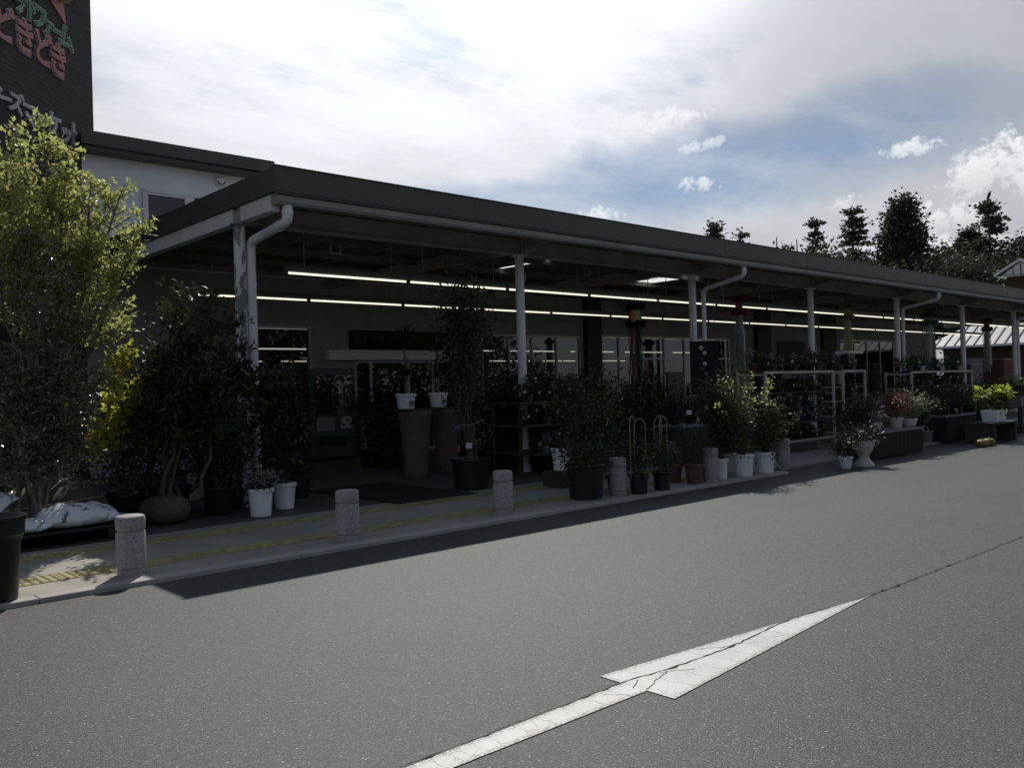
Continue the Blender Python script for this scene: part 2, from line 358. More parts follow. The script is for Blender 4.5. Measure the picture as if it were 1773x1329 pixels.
def make_glass(name, tint, extra):
    m, t, p, out = mat(name)
    gl = t.n('ShaderNodeBsdfGlossy'); gl.inputs['Roughness'].default_value = 0.01; gl.inputs['Color'].default_value = (.9, .93, .95, 1)
    tr = t.n('ShaderNodeBsdfTransparent'); tr.inputs['Color'].default_value = (*tint, 1)
    f = t.n('ShaderNodeFresnel'); f.inputs['IOR'].default_value = 1.5
    mx = t.n('ShaderNodeMixShader'); t.link(t.math('ADD', f.outputs[0], extra, clamp=True), mx.inputs[0])
    t.link(tr.outputs[0], mx.inputs[1]); t.link(gl.outputs[0], mx.inputs[2]); t.link(mx.outputs[0], out.inputs[0])
make_glass('window_glass', (0.5, 0.52, 0.52), 0.05)
simple('window_dark', (0.075, 0.078, 0.088), 0.35, 0.05, 2)
def make_translucent():
    m, t, p, out = mat('skylight_sheet')
    tr = t.n('ShaderNodeBsdfTranslucent'); tr.inputs['Color'].default_value = (.9, .9, .88, 1); t.link(tr.outputs[0], out.inputs[0])
make_translucent()
def make_bag():
    m, t, p, out = mat('soil_bag_print')
    tc = t.n('ShaderNodeTexCoord'); v = tc.outputs['Object']
    n = t.noise(v, 3.6, 3, 0.5, 0.8); n2 = t.noise(v, 9.0, 5, 0.65, 0.4)
    c = t.mix(t.ramp(n, 0.58, 0.66), (0.74, 0.76, 0.80), (0.22, 0.32, 0.27))
    c = t.mix(t.ramp(n2, 0.60, 0.64), c, (0.10, 0.11, 0.17))
    t.link(c, p.inputs['Base Color']); p.inputs['Roughness'].default_value = 0.35
    bn = t.n('ShaderNodeBump'); bn.inputs['Strength'].default_value = 0.5; bn.inputs['Distance'].default_value = 0.02
    t.link(t.noise(v, 14, 4, 0.6, 0.6), bn.inputs['Height']); t.link(bn.outputs[0], p.inputs['Normal'])
make_bag()

# ------------------------------------------------------------------ mesh building
class MB:
    def __init__(s): s.v = []; s.f = []; s.smooth = []
    def add(s, vs, fs, smooth=False):
        b = len(s.v); s.v += [tuple(float(c) for c in x) for x in vs]
        s.f += [tuple(i+b for i in f) for f in fs]; s.smooth += [smooth]*len(fs); return s
    def box(s, x0, x1, y0, y1, z0, z1):
        vs = [(x0, y0, z0), (x1, y0, z0), (x1, y1, z0), (x0, y1, z0), (x0, y0, z1), (x1, y0, z1), (x1, y1, z1), (x0, y1, z1)]
        return s.add(vs, [(0, 3, 2, 1), (4, 5, 6, 7), (0, 1, 5, 4), (1, 2, 6, 5), (2, 3, 7, 6), (3, 0, 4, 7)])
    def obox(s, c, a, b, d):                 # oriented box: centre and three half-axis vectors
        c, a, b, d = (np.array(x, float) for x in (c, a, b, d))
        vs = [c+i*a+j*b+k*d for k in (-1, 1) for i, j in ((-1, -1), (1, -1), (1, 1), (-1, 1))]
        return s.add(vs, [(0, 3, 2, 1), (4, 5, 6, 7), (0, 1, 5, 4), (1, 2, 6, 5), (2, 3, 7, 6), (3, 0, 4, 7)])
    def tube(s, pts, rad, n=6, caps=True):
        pts = [np.array(p, float) for p in pts]
        rad = [rad]*len(pts) if np.isscalar(rad) else rad
        rings = []; ref = None
        for i, p in enumerate(pts):
            t = pts[min(i+1, len(pts)-1)] - pts[max(i-1, 0)]; t = t/(np.linalg.norm(t)+1e-9)
            if ref is None: ref = np.array([0, 0, 1.]) if abs(t[2]) < 0.9 else np.array([1., 0, 0])
            a = ref - t*(ref@t)
            if np.linalg.norm(a) < 1e-3: a = np.array([0, 1., 0]) - t*t[1]
            a /= np.linalg.norm(a); ref = a; b = np.cross(t, a)
            rings.append([p + rad[i]*(math.cos(2*math.pi*k/n)*a + math.sin(2*math.pi*k/n)*b) for k in range(n)])
        vs = [q for r_ in rings for q in r_]; fs = []
        for i in range(len(pts)-1):
            for k in range(n): fs.append((i*n+k, i*n+(k+1) % n, (i+1)*n+(k+1) % n, (i+1)*n+k))
        s.add(vs, fs, True)
        if caps: s.add(rings[0], [tuple(range(n-1, -1, -1))]); s.add(rings[-1], [tuple(range(n))])
        return s
    def lathe(s, prof, n=24, c=(0, 0, 0), cap0=True, cap1=True, sharp=True):
        vs = []; fs = []
        for r_, z in prof:
            vs += [(c[0]+r_*math.cos(2*math.pi*k/n), c[1]+r_*math.sin(2*math.pi*k/n), c[2]+z) for k in range(n)]
        for i in range(len(prof)-1):
            for k in range(n): fs.append((i*n+k, i*n+(k+1) % n, (i+1)*n+(k+1) % n, (i+1)*n+k))
        s.add(vs, fs, True)
        if cap0: s.add(vs[:n], [tuple(range(n-1, -1, -1))])
        if cap1: s.add(vs[-n:], [tuple(range(n))])
        return s
    def poly(s, pts): return s.add(pts, [tuple(range(len(pts)))])
    def build(s, name, material, parent=None, bevel=0.0, loc=None, auto=35):
        me = bpy.data.meshes.new(name); me.from_pydata(s.v, [], s.f); me.update()
        if any(s.smooth):
            me.polygons.foreach_set('use_smooth', s.smooth)
            try: me.set_sharp_from_angle(angle=R(auto))
            except Exception: pass
        me.materials.append(MATS[material])
        o = bpy.data.objects.new(name, me); COL.objects.link(o)
        if parent is not None: o.parent = parent
        if loc is not None: o.location = loc
        if bevel:
            md = o.modifiers.new('bevel', 'BEVEL'); md.width = bevel; md.segments = 2; md.limit_method = 'ANGLE'; md.angle_limit = R(50)
        return o

def leaf_mesh(name, P, D, L, Wd, material, parent=None, N=None, fold=0.25, loc=None):
    """one mesh of leaves: points P, directions D, lengths L, half widths Wd; every leaf two folded faces"""
    P = np.asarray(P, float); D = np.asarray(D, float); n = len(P)
    D = D/(np.linalg.norm(D, axis=1, keepdims=True)+1e-9)
    if N is None: N = rng.normal(size=(n, 3))
    S = np.cross(D, N); S /= (np.linalg.norm(S, axis=1, keepdims=True)+1e-9)
    U = np.cross(S, D)
    L = np.broadcast_to(L, (n,))[:, None]; Wd = np.broadcast_to(Wd, (n,))[:, None]
    mid = P + D*L*0.45
    v = np.stack([P, mid+S*Wd+U*Wd*fold, P+D*L-U*L*0.12, mid-S*Wd+U*Wd*fold], 1).reshape(-1, 3)
    base = (np.arange(n)*4)[:, None]
    tri = np.concatenate([base+np.array([[0, 2, 1]]), base+np.array([[0, 3, 2]])], 1).reshape(-1)
    me = bpy.data.meshes.new(name)
    me.vertices.add(4*n); me.vertices.foreach_set('co', v.astype(np.float32).ravel())
    me.loops.add(6*n); me.loops.foreach_set('vertex_index', tri.astype(np.int32))
    me.polygons.add(2*n); me.polygons.foreach_set('loop_start', np.arange(0, 6*n, 3, dtype=np.int32))
    me.update(calc_edges=True); me.validate()
    me.materials.append(MATS[material])
    o = bpy.data.objects.new(name, me); COL.objects.link(o)
    if parent is not None: o.parent = parent
    if loc is not None: o.location = loc
    return o

def tag(o, label=None, cat=None, group=None, kind=None):
    if label: o['label'] = label
    if cat: o['category'] = cat
    if group: o['group'] = group
    if kind: o['kind'] = kind
    return o
def thing(name, loc, label, cat, group=None, rz=0.0):
    o = bpy.data.objects.new(name, None); COL.objects.link(o); o.empty_display_size = 0.2
    o.location = tuple(float(x) for x in loc); o.rotation_euler = (0, 0, rz)
    return tag(o, label, cat, group)
def copy_tree(o, parent=None):
    c = o.copy(); COL.objects.link(c); c.parent = parent
    for ch in o.children: copy_tree(ch, c)
    return c
def struct(o): return tag(o, kind='structure')

# ------------------------------------------------------------------ ground
KY = 6.6                                     # kerb line
FL = 0.035                                    # pavement height
b = MB(); b.add([(-700, -700, 0), (900, -700, 0), (900, 900, 0), (-700, 900, 0)], [(0, 1, 2, 3)])
struct(b.build('road', 'asphalt'))
b = MB(); b.box(-14, 11.6, KY+0.14, 8.75, -0.2, FL); b.box(11.603, 46, 6.95, 8.75, -0.2, FL-0.003)
struct(b.build('pavement', 'concrete_paving', bevel=0.006))
simple('shade_dark_floor', (0.085, 0.082, 0.078), 0.75, 0.25, 1.2, dirt=(0.04, 0.038, 0.036, 0.6))  # paving under the canopy: its deep shade is put into the base colour
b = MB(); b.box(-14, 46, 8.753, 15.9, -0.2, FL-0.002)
struct(b.build('canopy_floor', 'shade_dark_floor', bevel=0.004))
b = MB()
for i in range(13): b.box(-14.4+2.0*i+0.002, min(11.6, -14.4+2.0*i+1.998), KY, KY+0.137, -0.2, FL+0.001)
struct(b.build('kerb', 'kerb_concrete', bevel=0.008))
# tactile strips: bumps standing on thin yellow tiles
b = MB()
for y0 in (7.12, 8.16):
    for i in range(58):
        x0 = -5.0+0.3*i
        if x0 > 11.2: continue
        b.box(x0+0.003, x0+0.297, y0, y0+0.30, FL, FL+0.006)
        near = x0 < 6.0 and x0 > 0.9
        if near:
            for q in range(5):
                for w_ in range(5):
                    cx_, cy_ = x0+0.03+0.06*q, y0+0.03+0.06*w_
                    b.lathe([(0.018, 0.0), (0.013, 0.006)], 6, (cx_, cy_, FL+0.006), cap0=False)
        else:
            for q in range(5): b.box(x0+0.02+0.057*q, x0+0.045+0.057*q, y0+0.015, y0+0.285, FL+0.006, FL+0.011)
struct(b.build('tactile_paving', 'tactile_yellow'))
# road marking: arrow on a line, pointing away along the road
def marking():
    g = lambda x, y: gp(x, y, 0.0)
    tip = np.array([5.36, 2.515]); lb = np.array([3.08, 2.775]); rb = np.array([3.07, 2.335])
    nl = np.array([3.08, 2.632]); nr = np.array([3.08, 2.488])
    poly = []
    me_v = []; me_f = []; uvs = []
    nx = 180
    def edge_x(a, c, k): return a+(c-a)*k
    # shaft and head as strips with cross samples; u = distance from the edge
    for i in range(nx+1):
        x = -3.0 + (5.36+3.0)*i/nx
        if x < 3.075:
            k = (x-1.84)/(3.08-1.84); yl = 2.640-0.008*k; yr = 2.512-0.024*k
        else:
            k = min(1, (x-3.075)/(5.36-3.075)); yl = edge_x(2.775, 2.5165, k); yr = edge_x(2.335, 2.5135, k)
        c = (yl+yr)/2; h = (yl-yr)/2
        ys = [yl, c+h*0.6, c, c-h*0.6, yr]
        for y in ys: me_v.append((x, y, 0.004)); uvs.append((max(0.0, h-abs(y-c)), x))
        row = len(me_v)-5
        if i:
            p0, p1 = last, row
            if x >= 3.075 and lastx < 3.075:
                # the barbs start on a row of their own
                base = len(me_v)
                for y, uu in ((2.775, 0.0), (2.687, 0.05), (2.555, 0.12), (2.423, 0.05), (2.335, 0.0)):
                    me_v.append((3.075, y, 0.004)); uvs.append((uu, 3.075))
                for j in range(4): me_f.append((base+j, base+j+1, p1+j+1, p1+j))
                base2 = len(me_v)
                for y, uu in ((2.632, 0.0), (2.603, 0.03), (2.56, 0.07), (2.517, 0.03), (2.488, 0)):
                    me_v.append((3.0745, y, 0.004)); uvs.append((uu, 3.075))
                for j in range(4): me_f.append((p0+j, p0+j+1, base2+j+1, base2+j))
            else:
                for j in range(4): me_f.append((p0+j, p0+j+1, p1+j+1, p1+j))
        last, lastx = row, x
    me = bpy.data.meshes.new('road_marking'); me.from_pydata(me_v, [], me_f); me.update()
    uvl = me.uv_layers.new(name='UVMap')
    for lp in me.loops: uvl.data[lp.index].uv = uvs[lp.vertex_index]
    me.materials.append(MATS['road_paint'])
    o = bpy.data.objects.new('road_marking', me); COL.objects.link(o); struct(o)
    # long crack in the asphalt, running beside and then through the arrow
    pts = [(-3.0, 2.66), (1.84, 2.648), (2.6, 2.642), (3.08, 2.634), (3.5, 2.585), (3.93, 2.570), (4.3, 2.60), (4.54, 2.612), (5.0, 2.56), (5.36, 2.515), (6.5, 2.49), (8.15, 2.46), (14, 2.40), (30, 2.3)]
    r2 = random.Random(3); cv = []; cf = []; xs = []
    for (xa, ya), (xb, yb) in zip(pts[:-1], pts[1:]):
        m_ = max(2, int((xb-xa)/0.04))
        for j in range(m_): xs.append((xa+(xb-xa)*j/m_, ya+(yb-ya)*j/m_))
    for i, (x, y) in enumerate(xs):
        hw = r2.uniform(0.0015, 0.0055); y += r2.gauss(0, 0.004)
        if r2.random() < 0.05: hw = 0.011
        cv += [(x, y-hw, 0.0062), (x, y+hw, 0.0062)]
        if i: cf.append((2*i-2, 2*i, 2*i+1, 2*i-1))
    # side branches at the arrow's notch
    for bx, by, dx, dy, n_ in ((3.30, 2.60, 0.02, -0.012, 9), (3.05, 2.55, 0.018, 0.010, 7), (2.9, 2.60, 0.012, -0.014, 7), (3.08, 2.50, 0.02, 0.006, 14), (3.9, 2.57, -0.02, 0.012, 10)):
        for j in range(n_):
            x = bx+dx*j; y = by+dy*j+r2.gauss(0, 0.004); k = len(cv)
            cv += [(x, y-0.002, 0.0060), (x, y+0.002, 0.0060)]
            if j: cf.append((k-2, k, k+1, k-1))
    m2 = bpy.data.meshes.new('road_crack'); m2.from_pydata(cv, [], cf); m2.materials.append(MATS['crack_fill'])
    struct(tag(bpy.data.objects.new('road_crack', m2))); COL.objects.link(bpy.data.objects['road_crack'])
marking()

# ------------------------------------------------------------------ shop building
WY = 15.8
shop = thing('shop_building', (5, WY, 0), 'long market hall with a pale upper wall and dark roof edge behind the canopy', 'building')
def inv(o): o.location = (-5, -WY, 0); return o      # parts are written in world coordinates
openings = [(7.75, 8.98, 0.75, 2.76), (10.0, 12.75, FL, 2.05), (13.6, 17.12, 0.95, 2.70), (17.95, 24.25, FL, 2.75), (31.8, 36.6, 0.7, 2.85)]
def wall_strip(mb, x0, x1, z0, z1, ops):
    xs = sorted({x0, x1, *[o[0] for o in ops], *[o[1] for o in ops]}); zs = sorted({z0, z1, *[o[2] for o in ops], *[o[3] for o in ops]})
    for i in range(len(xs)-1):
        run = None
        for j in range(len(zs)-1):
            cx_, cz_ = (xs[i]+xs[i+1])/2, (zs[j]+zs[j+1])/2
            if any(o[0] < cx_ < o[1] and o[2] < cz_ < o[3] for o in ops): continue
            mb.box(xs[i], xs[i+1], WY, WY+0.2, zs[j], zs[j+1])
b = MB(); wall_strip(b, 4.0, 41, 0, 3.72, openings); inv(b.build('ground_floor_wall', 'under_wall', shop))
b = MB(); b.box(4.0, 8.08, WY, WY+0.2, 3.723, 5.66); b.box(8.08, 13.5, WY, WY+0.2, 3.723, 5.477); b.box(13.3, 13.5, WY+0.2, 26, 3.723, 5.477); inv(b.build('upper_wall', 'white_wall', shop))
b = MB(); b.box(4.56, 8.08, WY-0.38, WY-0.34, 5.70, 5.93); b.box(4.58, 8.08, WY-0.34, 26.4, 5.86, 5.92); b.box(4.60, 8.03, WY-0.30, WY-0.002, 5.62, 5.70); b.box(8.04, 8.08, WY-0.34, 26.4, 5.665, 5.86)
b.box(8.083, 13.9, WY-0.2, 26.4, 5.48, 5.66)
inv(b.build('roof_edge', 'dark_metal', shop, bevel=0.004))
b = MB(); b.box(13.9, 41.3, WY-0.02, 27, 3.75, 3.9); inv(b.build('low_roof', 'roof_sheet', shop))
b = MB(); b.box(40.8, 41, WY+0.2, 27, 0, 3.72); inv(b.build('end_wall', 'under_wall', shop))
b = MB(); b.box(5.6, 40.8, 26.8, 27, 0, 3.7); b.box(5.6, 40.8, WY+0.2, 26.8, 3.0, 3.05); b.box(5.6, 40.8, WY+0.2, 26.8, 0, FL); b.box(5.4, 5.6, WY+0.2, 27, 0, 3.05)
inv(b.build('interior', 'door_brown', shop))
def window(x0, x1, z0, z1, splits, name='window', transom=None, frame='aluminium', glass='window_glass', y=WY):
    w = 0.05; m = MB()
    m.box(x0, x1, y-0.015, y+0.06, z1-w, z1); m.box(x0, x1, y-0.015, y+0.06, z0, z0+w)
    m.box(x0, x0+w, y-0.013, y+0.058, z0+w, z1-w); m.box(x1-w, x1, y-0.013, y+0.058, z0+w, z1-w)
    for s_ in splits: m.box(s_-0.03, s_+0.03, y-0.011, y+0.056, z0+w, z1-w)
    if transom: 
        es = [x0+w, *sum([[s_-0.03, s_+0.03] for s_ in splits], []), x1-w]
        for a, c in zip(es[::2], es[1::2]): m.box(a, c, y-0.009, y+0.054, transom-0.025, transom+0.025)
    fr = inv(m.build(name, frame, shop))
    g = MB(); g.add([(x0+w*.5, y+0.022, z0+w*.5), (x1-w*.5, y+0.022, z0+w*.5), (x1-w*.5, y+0.022, z1-w*.5), (x0+w*.5, y+0.022, z1-w*.5)], [(0, 1, 2, 3)])
    p = g.build('pane', glass, fr); return fr
window(7.75, 8.98, 0.75, 2.76, [])
window(10.0, 12.75, FL, 2.05, [10.42, 11.4, 12.1], 'entrance_door')
window(13.6, 17.12, 0.95, 2.70, [14.5, 15.3, 16.2], transom=None)
window(17.95, 24.25, FL, 2.75, [18.72, 19.6, 20.8, 21.8, 23.0], transom=2.1)
window(31.8, 36.6, 0.7, 2.85, [33.0, 34.1, 35.3])
b = MB(); b.box(9.3, 12.85, WY-0.16, WY-0.002, 2.06, 2.27); inv(b.build('door_header', 'white_wall', shop, bevel=0.005))
for xa, xb in ((17.25, 17.85), (25.75, 26.6), (30.3, 31.3)):
    b = MB(); b.box(xa, xb, WY-0.14, WY-0.002, FL, 3.7); inv(b.build('pilaster', 'door_brown', shop))
b = MB(); b.box(27.2, 29.1, WY-0.05, WY-0.002, 2.25, 2.72); inv(b.build('panel', 'door_brown', shop))
# upper window (frosted, shut) and vent hood
m = MB(); x0, x1, z0, z1 = 5.66, 7.36, 4.15, 5.15
for xa, xb, za, zb in ((x0, x1, z1-0.06, z1), (x0, x1, z0, z0+0.06), (x0, x0+0.06, z0+0.06, z1-0.06), (x1-0.06, x1, z0+0.06, z1-0.06), (6.42, 6.60, z0+0.06, z1-0.06)):
    m.box(xa, xb, WY-0.05, WY-0.002, za, zb)
m.box(x0+0.06, 6.42, WY-0.035, WY-0.004, z1-0.10, z1-0.062); m.box(x0+0.062, x0+0.10, WY-0.033, WY-0.004, z0+0.06, z1-0.10)
fr = inv(m.build('window', 'white_steel', shop, bevel=0.004))
g = MB(); g.box(x0+0.10, 6.42, WY-0.02, WY-0.006, z0+0.06, z1-0.10); g.box(6.60, x1-0.06, WY-0.02, WY-0.006, z0+0.06, z1-0.062); g.build('pane', 'window_dark', fr)
v = yp(380, 315, WY)
m = MB(); m.lathe([(0.100, 0.0), (0.100, 0.02), (0.092, 0.055), (0.068, 0.085), (0.001, 0.10)], 24, cap1=False)
o = m.build('vent_hood', 'white_steel', shop); o.rotation_euler = (R(90), 0, 0); o.location = (v[0]-5, -0.002, v[2])
m = MB(); m.add([(0.075*math.cos(a), -0.075*abs(math.sin(a)), 0.088) for a in [math.pi*k/12 for k in range(13)]], [tuple(range(13))]); m.build('vent_mouth', 'black_matt', o)
# board over the entrance
def text_obj(name, s, size, extrude, offset, material, parent=None):
    cu = bpy.data.curves.new(name, 'FONT'); cu.body = s; cu.size = size; cu.extrude = extrude; cu.offset = offset; cu.align_x = 'CENTER'; cu.align_y = 'CENTER'; cu.resolution_u = 3
    o = bpy.data.objects.new(name, cu); COL.objects.link(o)
    dg = bpy.context.evaluated_depsgraph_get(); me = bpy.data.meshes.new_from_object(o.evaluated_get(dg))
    bpy.data.objects.remove(o); bpy.data.curves.remove(cu)
    me.name = name; me.materials.clear(); me.materials.append(MATS[material])
    r_ = bpy.data.objects.new(name, me); COL.objects.link(r_)
    if parent is not None: r_.parent = parent
    return r_
board = thing('sign_board', (11.1, WY-0.05, 2.5), 'long dark sign board with thin outlined katakana lettering over the shop entrance', 'sign')
MB().box(-1.22, 1.22, -0.03, 0.045, -0.21, 0.20).build('board', 'black_matt', board, bevel=0.004)
for off, ex, mt, yy in ((0.008, 0.002, 'lacquer', -0.033), (0.0, 0.003, 'black_matt', -0.036)):
    o = text_obj('lettering', 'ファーマーズマーケット', 0.215, ex, off, mt, board); o.location = (0, yy, 0.03); o.rotation_euler = (R(90), 0, 0)

# ------------------------------------------------------------------ sign tower
TA = R(43); TD = np.array([math.cos(TA), math.sin(TA), 0]); T0 = yp(141, 262, WY)
tower = thing('sign_tower', (T0[0], T0[1], 0), 'tall dark brick tower carrying the big coloured shop lettering', 'tower', rz=TA)
b = MB(); b.box(-5.6, 0.40, 0, 6.0, 0, 8.9); b.build('brick_shaft', 'tower_brick', tower)
b = MB(); b.box(-5.7, 0.5, -0.1, 6.1, 8.9, 9.1); b.build('coping', 'dark_metal', tower)
def tower_text(s, x, z, size, mt, off, rot=0.0, back=None, name='lettering', sx=1.0):
    if back:
        o = text_obj(name+'_edge', s, size, 0.012, off+0.018, back, tower); o.location = (x, -0.012, z); o.rotation_euler = (R(90), R(rot), 0); o.scale = (sx, 1, 1)
    o = text_obj(name, s, size, 0.018, off, mt, tower); o.location = (x, -0.022, z); o.rotation_euler = (R(90), R(rot), 0); o.scale = (sx, 1, 1)
for s, x, z in (('ど', -2.00, 6.98), ('き', -1.50, 6.98), ('ど', -1.06, 6.96), ('き', -0.64, 6.93)):
    tower_text(s, x, z, 0.60, 'letter_pink', 0.016, 0, 'letter_white', sx=0.86)
for s, x, z, sz in (('野', -1.83, 7.6, 0.46), ('外', -1.44, 7.52, 0.46), ('フ', -1.10, 7.47, 0.42), ('ァ', -0.88, 7.42, 0.36), ('ー', -0.70, 7.42, 0.34), ('ム', -0.40, 7.42, 0.44)):
    tower_text(s, x, z, sz, 'letter_green', 0.008, 0, 'letter_white')
for s, x, z, sz, rt in (('ァ', -2.75, 5.88, 0.34, 4), ('ー', -2.4, 5.88, 0.3, 4), ('マ', -2.25, 5.88, 0.36, 0), ('ー', -2.0, 5.87, 0.30, -6), ('ズ', -1.76, 5.88, 0.36, 5), ('マ', -1.42, 5.80, 0.44, 0), ('ー', -1.08, 5.82, 0.36, 12), ('ケ', -0.80, 5.85, 0.42, -4), ('ッ', -0.48, 5.80, 0.36, 0), ('ト', -0.21, 5.84, 0.44, 0)):
    tower_text(s, x, z, sz, 'letter_white', 0.014, rt)
b = MB()
pl_ = [(-0.95, 7.98), (-0.42, 7.66), (-0.40, 7.74), (-0.50, 8.10), (-0.62, 8.35), (-0.95, 8.35)]
b.add([(x, -0.03, z) for x, z in pl_]+[(x, 0, z) for x, z in pl_], [tuple(range(5, -1, -1))]+[(i, (i+1) % 6, 6+(i+1) % 6, 6+i) for i in range(6)]); b.build('emblem', 'letter_pink', tower)
b = MB(); b.lathe([(0.0, -0.20), (0.14, -0.16), (0.19, 0.0), (0.14, 0.2), (0.0, 0.26)], 18, (-0.56, -0.05, 8.16), cap0=False, cap1=False); b.build('emblem_fruit', 'letter_yellow', tower)

# ------------------------------------------------------------------ canopy
CXL, CYF, CXR = 4.66, 8.9, 46.0
COLX = [4.80 + 4.655*i for i in range(9)]; COLX[0] = 4.74
can = thing('canopy', (CXL, CYF, 0), 'long flat roofed canopy with dark fascia standing on white round columns', 'canopy')
def ci(o): o.location = (-CXL, -CYF, 0); return o
b = MB(); b.box(CXL, CXR, CYF, CYF+0.04, 3.69, 3.97); b.box(CXL+0.01, CXR, CYF+0.006, CYF+0.05, 3.665, 3.687)
for i in range(14): b.box(CXL+3.0*i+2.97, CXL+3.0*i+3.0, CYF-0.003, CYF+0.0, 3.70, 3.96)
b.box(CXL-0.004, CXR, CYF-0.012, CYF+0.05, 3.971, 3.985)
ci(b.build('front_fascia', 'dark_metal', can, bevel=0.003))
b = MB(); b.box(CXL, CXL+0.04, CYF+0.043, WY-0.4, 3.69, 3.97); ci(b.build('side_fascia', 'dark_metal', can, bevel=0.004))
# roof deck: ribbed sheets in bays, leaving two skylight strips open
def deck(mb, x0, x1, y0, y1):
    n = int((x1-x0)/0.08); prof = [(x0+(x1-x0)*i/n, 3.76 + (0.045 if (i//2) % 2 else 0)) for i in range(n+1)]
    vs = [(x, y0, z) for x, z in prof]+[(x, y1, z) for x, z in prof]+[(x, y0, 3.86) for x, z in prof]+[(x, y1, 3.86) for x, z in prof]; k = n+1
    fs = []
    for i in range(n): fs += [(i, k+i, k+i+1, i+1), (2*k+i, 2*k+i+1, 3*k+i+1, 3*k+i), (i, i+1, 2*k+i+1, 2*k+i), (k+i, 3*k+i, 3*k+i+1, k+i+1)]
    fs += [(0, 2*k, 3*k, k), (n, k+n, 3*k+n, 2*k+n)]
    mb.add(vs, fs)
b = MB(); sy0, sy1 = 10.45, 12.1
SKY = [(11.44, 11.60, 11.3, 12.8), (15.72, 16.36, 11.2, 12.75)]
x_ = CXL+0.05
for x0, x1, y0, y1 in SKY:
    deck(b, x_, x0, CYF+0.05, WY-0.01); deck(b, x0, x1, CYF+0.05, y0); deck(b, x0, x1, y1, WY-0.01); x_ = x1
deck(b, x_, CXR, CYF+0.05, WY-0.01)
ci(b.build('roof_deck', 'deck', can))
for x0, x1, y0, y1 in SKY:
    b = MB(); b.box(x0+0.002, x1-0.002, y0+0.002, y1-0.002, 3.754, 3.757); ci(b.build('skylight', 'skylight_sheet', can))
b = MB(); b.box(CXL+0.06, CXR, CYF+0.055, CYF+0.20, 3.56, 3.70); b.box(CXL+0.06, CXR, CYF+0.04, CYF+0.055, 3.58, 3.66)
for i in range(18): b.box(CXL+1.2+2.4*i, CXL+1.22+2.4*i, CYF+0.05, CYF+0.205, 3.552, 3.702)
ci(b.build('gutter', 'gutter_paint', can, bevel=0.006))
b = MB()
b.box(CXL+0.07, CXR, 9.96, 10.04, 3.51, 3.74); b.box(CXL+0.07, CXR, 9.90, 10.10, 3.49, 3.508); 
ci(b.build('main_beam', 'beam_paint', can, bevel=0.003))
b = MB(); b.box(CXL+0.045, CXL+0.16, CYF+0.21, 9.89, 3.50, 3.685); b.box(CXL+0.045, CXL+0.16, 10.11, WY-0.42, 3.50, 3.685)
ci(b.build('side_beam', 'white_steel', can, bevel=0.005))
for i, x in enumerate(COLX):
    m = MB()
    if i:
        m.box(x-0.04, x+0.04, 10.11, WY-0.02, 3.54, 3.745)
        # tapering bracket out to the gutter
        vs = [(x-0.05, CYF+0.21, 3.66), (x+0.05, CYF+0.21, 3.66), (x+0.05, 9.89, 3.50), (x-0.05, 9.89, 3.50), (x-0.05, CYF+0.21, 3.745), (x+0.05, CYF+0.21, 3.745), (x+0.05, 9.89, 3.745), (x-0.05, 9.89, 3.745)]
        m.add(vs, [(0, 3, 2, 1), (4, 5, 6, 7), (0, 1, 5, 4), (1, 2, 6, 5), (2, 3, 7, 6), (3, 0, 4, 7)])
        ci(m.build('cross_beam', 'beam_paint', can))
for y in (11.4, 12.7, 14.0, 15.2):
    m = MB()
    for i in range(len(COLX)-1): m.box(COLX[i]+0.05, COLX[i+1]-0.05, y-0.03, y+0.03, 3.66, 3.755)
    m.box(COLX[-1]+0.05, CXR, y-0.03, y+0.03, 3.66, 3.755)
    ci(m.build('purlin', 'deck', can))
for i, x in enumerate(COLX):
    m = MB(); m.lathe([(0.072, FL), (0.072, 3.488)], 20, (x, 10.0, 0)); m.lathe([(0.12, 3.47), (0.12, 3.489)], 20, (x, 10.0, 0)); m.lathe([(0.10, FL), (0.10, FL+0.12), (0.075, FL+0.14)], 20, (x, 10.0, 0))
    ci(m.build('column', 'peeling_paint' if i == 0 else 'white_steel', can))
for i in (0, 2, 4, 6, 8):
    x = COLX[i]; r_ = 0.058 if i == 0 else 0.045
    px_ = x+0.138 if i == 0 else x+0.36; y_ = 9.99
    gx = x+0.13 if i == 0 else x+0.30
    m = MB()
    def arc(p0, p1, p2, n=6): return [(1-t)**2*np.array(p0)+2*t*(1-t)*np.array(p1)+t*t*np.array(p2) for t in [k/n for k in range(n+1)]]
    a0 = (gx, CYF+0.12, 3.56); e1 = (gx, CYF+0.12, 3.38); e2 = (px_, y_, 3.28 if i == 0 else 3.22)
    dv = np.array(e2)-np.array(e1); L_ = np.linalg.norm(dv); dv /= L_
    pts = [a0] + arc(np.array(e1)+(0, 0, 0.07), e1, np.array(e1)+dv*0.10) + arc(np.array(e2)-dv*0.10, e2, np.array(e2)+(0, 0, -0.10)) + [(px_, y_, FL+0.02)]
    m.tube(pts, r_, 14)
    for zc in (2.75, 1.5, 0.5): m.lathe([(r_+0.006, zc), (r_+0.006, zc+0.025)], 14, (px_, y_, 0))
    for zc in (0, 1):
        q = np.array(a0)+(0, 0, -0.05) if zc == 0 else np.array(e1)+dv*0.2
        m.tube([q, q+(dv*0.05 if zc else np.array((0, 0, -0.05)))], r_+0.008, 14)
    ci(m.build('downpipe', 'white_steel', can))
